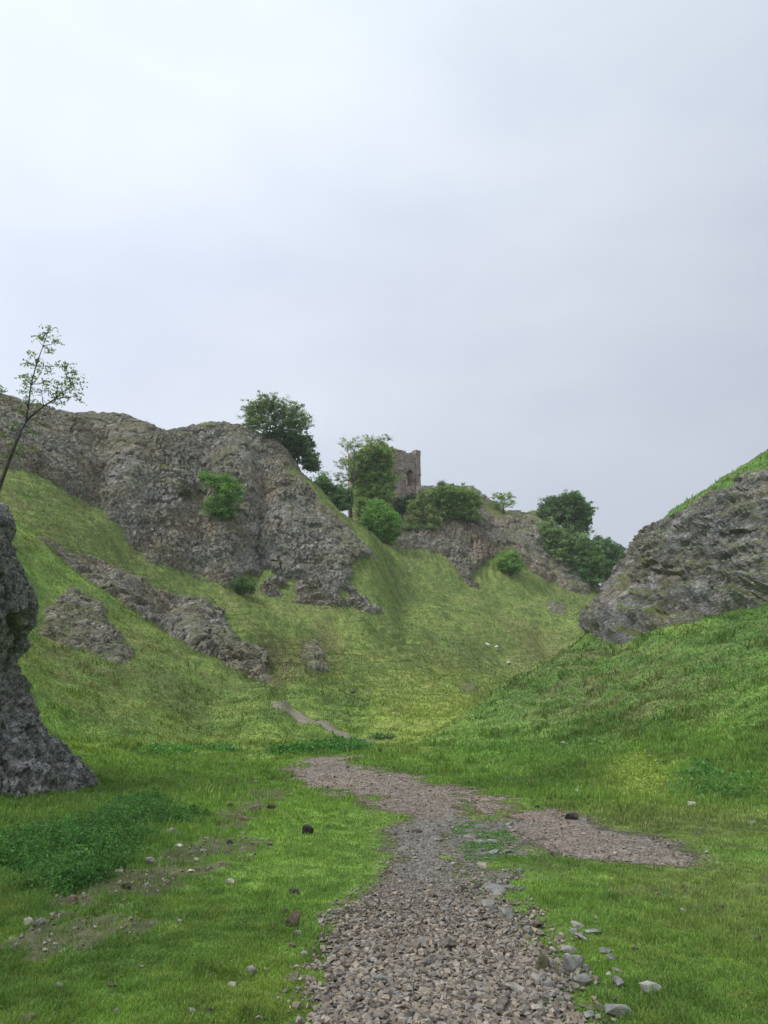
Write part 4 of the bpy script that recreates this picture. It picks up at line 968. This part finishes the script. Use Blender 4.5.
# ------------------------------------------------------------------ grass: blades, wider and sparser with distance
def blades(n, y0, y1, pw, hgt, wid, half=.56, dens=None, hk=1.0, seedc=1.0):
    ly = rng.random(n*2); 
    y = (y0**-pw + ly*(y1**-pw-y0**-pw))**(-1/pw); x = rng.uniform(-half, half, n*2)*y
    b = bare(x, y)
    r = rng.random(n*2) > b*1.02
    if dens is not None: r &= rng.random(n*2) < dens(x, y)
    x, y = x[r][:n], y[r][:n]; z = H(x, y); n = len(x)
    u, v_, d = project(x, y, z); 
    return x, y, z, u, v_, d
def grass_mesh(name, x, y, z, h, w, cols, lean=.85):
    n = len(x); a = rng.uniform(0, 2*math.pi, n); b = rng.uniform(0, 2*math.pi, n); dx, dy = np.cos(a), np.sin(a); l = rng.uniform(.15, 1.0, n)*lean*h; lx, ly = np.cos(b)*l, np.sin(b)*l
    p0 = np.stack([x-dx*w/2, y-dy*w/2, z-.01*h], 1); p1 = np.stack([x+dx*w/2, y+dy*w/2, z-.01*h], 1)
    m0 = np.stack([x-dx*w*.38+lx*.35, y-dy*w*.38+ly*.35, z+h*.58], 1); m1 = np.stack([x+dx*w*.38+lx*.35, y+dy*w*.38+ly*.35, z+h*.58], 1)
    t = np.stack([x+lx, y+ly, z+h*(1-.25*(l/h))], 1)
    V = np.stack([p0, p1, m1, m0, t], 1).reshape(-1, 3); i = np.arange(n)*5
    me = mesh_np(name, V, [np.stack([i, i+1, i+2, i+3], 1), np.stack([i+3, i+2, i+4], 1)])
    sh = np.array([.8, .8, 1, 1, 1.12]); cc = cols[:, None, :]*np.ones((1, 5, 1))
    setcol(me, cc.reshape(-1, 3)); return me
def grass_layer(label, n, y0, y1, pw, hf, wf, half, dens=None, bright=1.15):
    x, y, z, u, v_, d = blades(n, y0, y1, pw, 0, 0, half, dens)
    vis = (u > -60) & (u < 830) & (v_ < 1075) & (v_ > 380); x, y, z, d = x[vis], y[vis], z[vis], d[vis]
    c = tone(x, y, z)*bright; c = c*(1+.25*rng.normal(size=(len(x), 1)).clip(-1.6, 2)); dry = rng.random(len(x)) < .06; c[dry] = np.array([.26, .22, .11])*rng.uniform(.7, 1.2, (dry.sum(), 1))
    pt = fbm(x*.9, y*.9, 0, 33, 3); h = hf(x, y)*rng.uniform(.5, 1.25, len(x))*(1+.5*pt+.55*fbm(x*7, y*7, 0, 34, 2))*(.4+.6*ss(0, .45, -on_path(x, y)))*np.where(y > 60, 1, 1); me = grass_mesh('grass', x, y, z, np.maximum(h, .01), wf(y)*rng.uniform(.7, 1.3, len(x)), np.clip(c, .01, .6))
    return tag(link('grass', me, M_BLADE), label, 'grass', kind='stuff')
def tall(x, y):
    px, py, d = project(x, y, H0(x, y))
    a = blob(px, py, d, 60, 820, 150, 55, 5, 18, .6)+blob(px, py, d, 140, 770, 120, 20, 10, 30, .6)+blob(px, py, d, 660, 770, 160, 45, 8, 22, .6)
    return np.clip(a, 0, 1)
VG = 'flat grey stones strewn over the muddy verge right of the path'
n_ = 0; tk = []
while n_ < 58:
    y = math.exp(rng.uniform(math.log(3.4), math.log(10))); x = rng.uniform(.05, .32)*y if y > 5 else rng.uniform(.16, .36)*y
    if float(m_mid(np.array(x), np.array(y))) < -.12 and not (y < 5 and abs(x/y-.24) < .06): continue
    W_ = rng.uniform(.05, .13)*(1+.4*(rng.random() < .2))
    if any((x-a)**2+(y-b)**2 < (W_+c)**2*.3 for a, b, c in tk): continue
    tk.append((x, y, W_)); n_ += 1; f = (.3, .55)[n_ % 2]; o = link('verge_stone', PROTO_V[f][rng.integers(7)]); o.scale = (W_, W_*rng.uniform(.55, .9), W_*rng.uniform(.7, 1.1)); o.rotation_euler = (rng.normal()*.15, rng.normal()*.2, rng.uniform(0, 6.3)); o.location = (x, y, float(H(x, y))+W_*.12)
    tag(o, 'flat grey stone among many strewn over the muddy verge right of the path', 'stone', VG)
grass_layer('short green turf on the near valley floor beside the footpath', 380000, 2.9, 18, 1.35, lambda x, y: .03+.045*tall(x, y), lambda y: .0030*(.7+y/6), .6, dens=lambda x, y: 1-.9*ss(9, 18, y))
grass_layer('rougher turf on the middle ground and the lower hillsides', 240000, 7, 60, .9, lambda x, y: .03+.05*tall(x, y)+.0016*y, lambda y: .0011*y, .6, dens=lambda x, y: ss(7, 15, y)*(1-ss(45, 60, y)))
grass_layer('taller rough tussocks dotted over the lower hillsides', 90000, 9, 62, .8, lambda x, y: .07+.0042*y, lambda y: .0014*y, .6, dens=lambda x, y: ss(.22, .42, fbm(x*1.5, y*1.5, 0, 63, 2))*ss(9, 15, y), bright=1.0)
grass_layer('longer unkempt blades in scattered tufts on the near turf', 26000, 3.0, 14, 1.2, lambda x, y: .075+0*x, lambda y: .0030*(.7+y/6), .6, dens=lambda x, y: ss(.3, .45, fbm(x*3.5, y*3.5, 0, 64, 2)), bright=.95)
grass_layer('tussocky grass covering the far slopes', 170000, 42, 150, .6, lambda x, y: .1+.0008*y, lambda y: .0011*y, .56, dens=lambda x, y: ss(42, 58, y), bright=1.1)
# ------------------------------------------------------------------ undergrowth
def weeds(label, poly, n, h0, h1, leaf, col, lo=3, hi=60, name='undergrowth', up=.3, var=.3):
    G = ground_poly(poly); xs = [p[0] for p in G]; ys = [p[1] for p in G]
    x = rng.uniform(min(xs), max(xs), n*6); y = rng.uniform(min(ys), max(ys), n*6); s = polysd(x, y, G)+rag(x, y, 4.0, 57)-.1; k = s > 0; x, y, s = x[k][:n], y[k][:n], s[k][:n]; z = H(x, y)
    C = []; S = []; K = []
    for a, b, c, e in zip(x, y, z, s):
        hh = rng.uniform(h0, h1)*min(1, .35+e*2.0); m = max(5, int(hh/leaf*3.2)); t = rng.random(m)
        C.append(np.stack([a+rng.normal(size=m)*leaf*1.1, b+rng.normal(size=m)*leaf*1.1, c+hh*t**.75], 1)); S.append(leaf*rng.uniform(.6, 1.3, m)); K.append(np.array(col)*3.0*max(.4, 1+var*rng.normal())*(1+.15*rng.normal(size=(m, 1))))
    me = leaf_mesh('undergrowth', np.vstack(C), np.concatenate(S), np.clip(np.vstack(K), .005, .5), .6, up=up); return tag(link(name, me, M_LEAF), label, 'undergrowth', kind='stuff')
weeds('dark patch of nettles on the grass below the left rock buttress', [(-30, 838), (20, 830), (75, 826), (120, 808), (165, 800), (195, 812), (180, 828), (140, 838), (110, 862), (85, 892), (40, 898), (-30, 892)], 6500, .02, .24, .026, (.028, .066, .018))
weeds('dark strip of weeds along the lip where the path dips', [(268, 752), (300, 747), (345, 744), (372, 745), (365, 750), (320, 754), (280, 757)], 1100, .1, .3, .1, (.035, .085, .022))
weeds('dark rushes in the grass below the left spur', [(125, 751), (165, 747), (215, 748), (235, 750), (200, 754), (140, 755)], 500, .08, .22, .09, (.045, .1, .026))
weeds('bright yellow-green weeds at the foot of the right hill', [(608, 770), (640, 752), (668, 770), (680, 790), (650, 800), (618, 798)], 420, .05, .14, .05, (.14, .22, .04))
weeds('dark green weeds beside the bright ones under the right hill', [(668, 775), (700, 760), (740, 775), (768, 780), (768, 798), (700, 802), (675, 800)], 420, .05, .2, .06, (.04, .085, .024))
weeds('weeds in the grassy strip inside the fork of the path', [(452, 815), (480, 822), (510, 836), (520, 850), (500, 862), (470, 858), (455, 840)], 900, .015, .05, .022, (.045, .09, .028))
weeds('mossy weeds on the ledges of the right crag', [(700, 552), (740, 535), (760, 560), (720, 575)], 10, .1, .2, .08, (.08, .11, .03))
# ------------------------------------------------------------------ sky, sun, camera
W = bpy.data.worlds.new("World"); SC.world = W; W.use_nodes = True
nt = W.node_tree; nt.nodes.clear(); N = nt.nodes.new; Lk = nt.links.new
SUN_EL, SUN_AZ = math.radians(56), math.radians(-105)
sky = N('ShaderNodeTexSky'); sky.sky_type = 'NISHITA'; sky.sun_disc = False; sky.sun_elevation = SUN_EL; sky.sun_rotation = SUN_AZ
b1 = N('ShaderNodeBackground'); b1.inputs['Strength'].default_value = .1; Lk(sky.outputs[0], b1.inputs['Color'])
tc = N('ShaderNodeTexCoord'); sep = N('ShaderNodeSeparateXYZ'); Lk(tc.outputs['Generated'], sep.inputs[0])
rp = N('ShaderNodeValToRGB'); Lk(sep.outputs['Z'], rp.inputs[0])
e = rp.color_ramp.elements
e[0].position = 0.0; e[0].color = (.335, .37, .43, 1); e[1].position = .72; e[1].color = (.52, .57, .63, 1)
k = e.new(.22); k.color = (.42, .45, .508, 1); k = e.new(.45); k.color = (.46, .495, .56, 1)
mp = N('ShaderNodeMapping'); mp.inputs['Scale'].default_value = (1, 1, 2.2); Lk(tc.outputs['Generated'], mp.inputs[0])
nz = N('ShaderNodeTexNoise'); nz.inputs['Scale'].default_value = 2.1; nz.inputs['Detail'].default_value = 5; nz.inputs['Roughness'].default_value = .5; Lk(mp.outputs[0], nz.inputs['Vector'])
r2 = N('ShaderNodeValToRGB'); Lk(nz.outputs['Fac'], r2.inputs[0]); r2.color_ramp.elements[0].position = .3; r2.color_ramp.elements[0].color = (.9, .91, .94, 1); r2.color_ramp.elements[1].position = .7; r2.color_ramp.elements[1].color = (1.1, 1.09, 1.07, 1)
# the cloud thins towards the left of the valley
rx = N('ShaderNodeMapRange'); Lk(sep.outputs['X'], rx.inputs['Value']); rx.inputs['From Min'].default_value = -.5; rx.inputs['From Max'].default_value = .5; rx.inputs['To Min'].default_value = 1.3; rx.inputs['To Max'].default_value = .9
mx = N('ShaderNodeMix'); mx.data_type = 'RGBA'; mx.blend_type = 'MULTIPLY'; mx.inputs[0].default_value = 1; Lk(rp.outputs[0], mx.inputs[6]); Lk(r2.outputs[0], mx.inputs[7])
vm = N('ShaderNodeVectorMath'); vm.operation = 'SCALE'; Lk(mx.outputs[2], vm.inputs[0]); Lk(rx.outputs[0], vm.inputs['Scale'])
b2 = N('ShaderNodeBackground'); b2.inputs['Strength'].default_value = 1.0; Lk(vm.outputs[0], b2.inputs['Color'])
ms = N('ShaderNodeMixShader'); ms.inputs[0].default_value = .93; Lk(b1.outputs[0], ms.inputs[1]); Lk(b2.outputs[0], ms.inputs[2])
wo = N('ShaderNodeOutputWorld'); Lk(ms.outputs[0], wo.inputs['Surface'])
sl = bpy.data.lights.new('sun', 'SUN'); sl.energy = 1.5; sl.angle = math.radians(14); sl.color = (1, .97, .93)
so = bpy.data.objects.new('sun', sl); COL.objects.link(so)
sd = Vector((math.sin(SUN_AZ)*math.cos(SUN_EL), math.cos(SUN_AZ)*math.cos(SUN_EL), math.sin(SUN_EL)))
so.rotation_euler = sd.to_track_quat('Z', 'Y').to_euler(); so.location = (0, 0, 60)
cd = bpy.data.cameras.new('camera'); co = bpy.data.objects.new('camera', cd); COL.objects.link(co)
cd.sensor_fit = 'VERTICAL'; cd.sensor_height = 24; cd.lens = 24*F/1024; cd.clip_start = .05; cd.clip_end = 6000
co.location = (0, 0, EYE); co.rotation_euler = (math.pi/2+PITCH, 0, 0)
SC.camera = co
SC.view_settings.view_transform = 'Standard'; SC.view_settings.look = 'None'; SC.view_settings.gamma = 1; SC.view_settings.exposure = .62

# ------------------------------------------------------------------ the damp air of the valley
hb = bmesh.new(); bmesh.ops.create_cube(hb, size=1.0); hm = bpy.data.meshes.new('haze'); hb.to_mesh(hm); hb.free()
hz = bpy.data.objects.new('haze', hm); COL.objects.link(hz); hz.scale = (2420, 2420, 130); hz.location = (0, 0, 25)
hmt = bpy.data.materials.new('damp_air'); hmt.use_nodes = True; hmt.node_tree.nodes.clear(); hn = hmt.node_tree.nodes
ho = hn.new('ShaderNodeOutputMaterial'); hv = hn.new('ShaderNodeVolumePrincipled'); hv.inputs['Color'].default_value = (.9, .93, .97, 1); hv.inputs['Density'].default_value = .00035; hv.inputs['Anisotropy'].default_value = 0
hmt.node_tree.links.new(hv.outputs[0], ho.inputs['Volume']); hm.materials.append(hmt); tag(hz, 'thin grey damp air filling the valley', 'haze', kind='stuff')
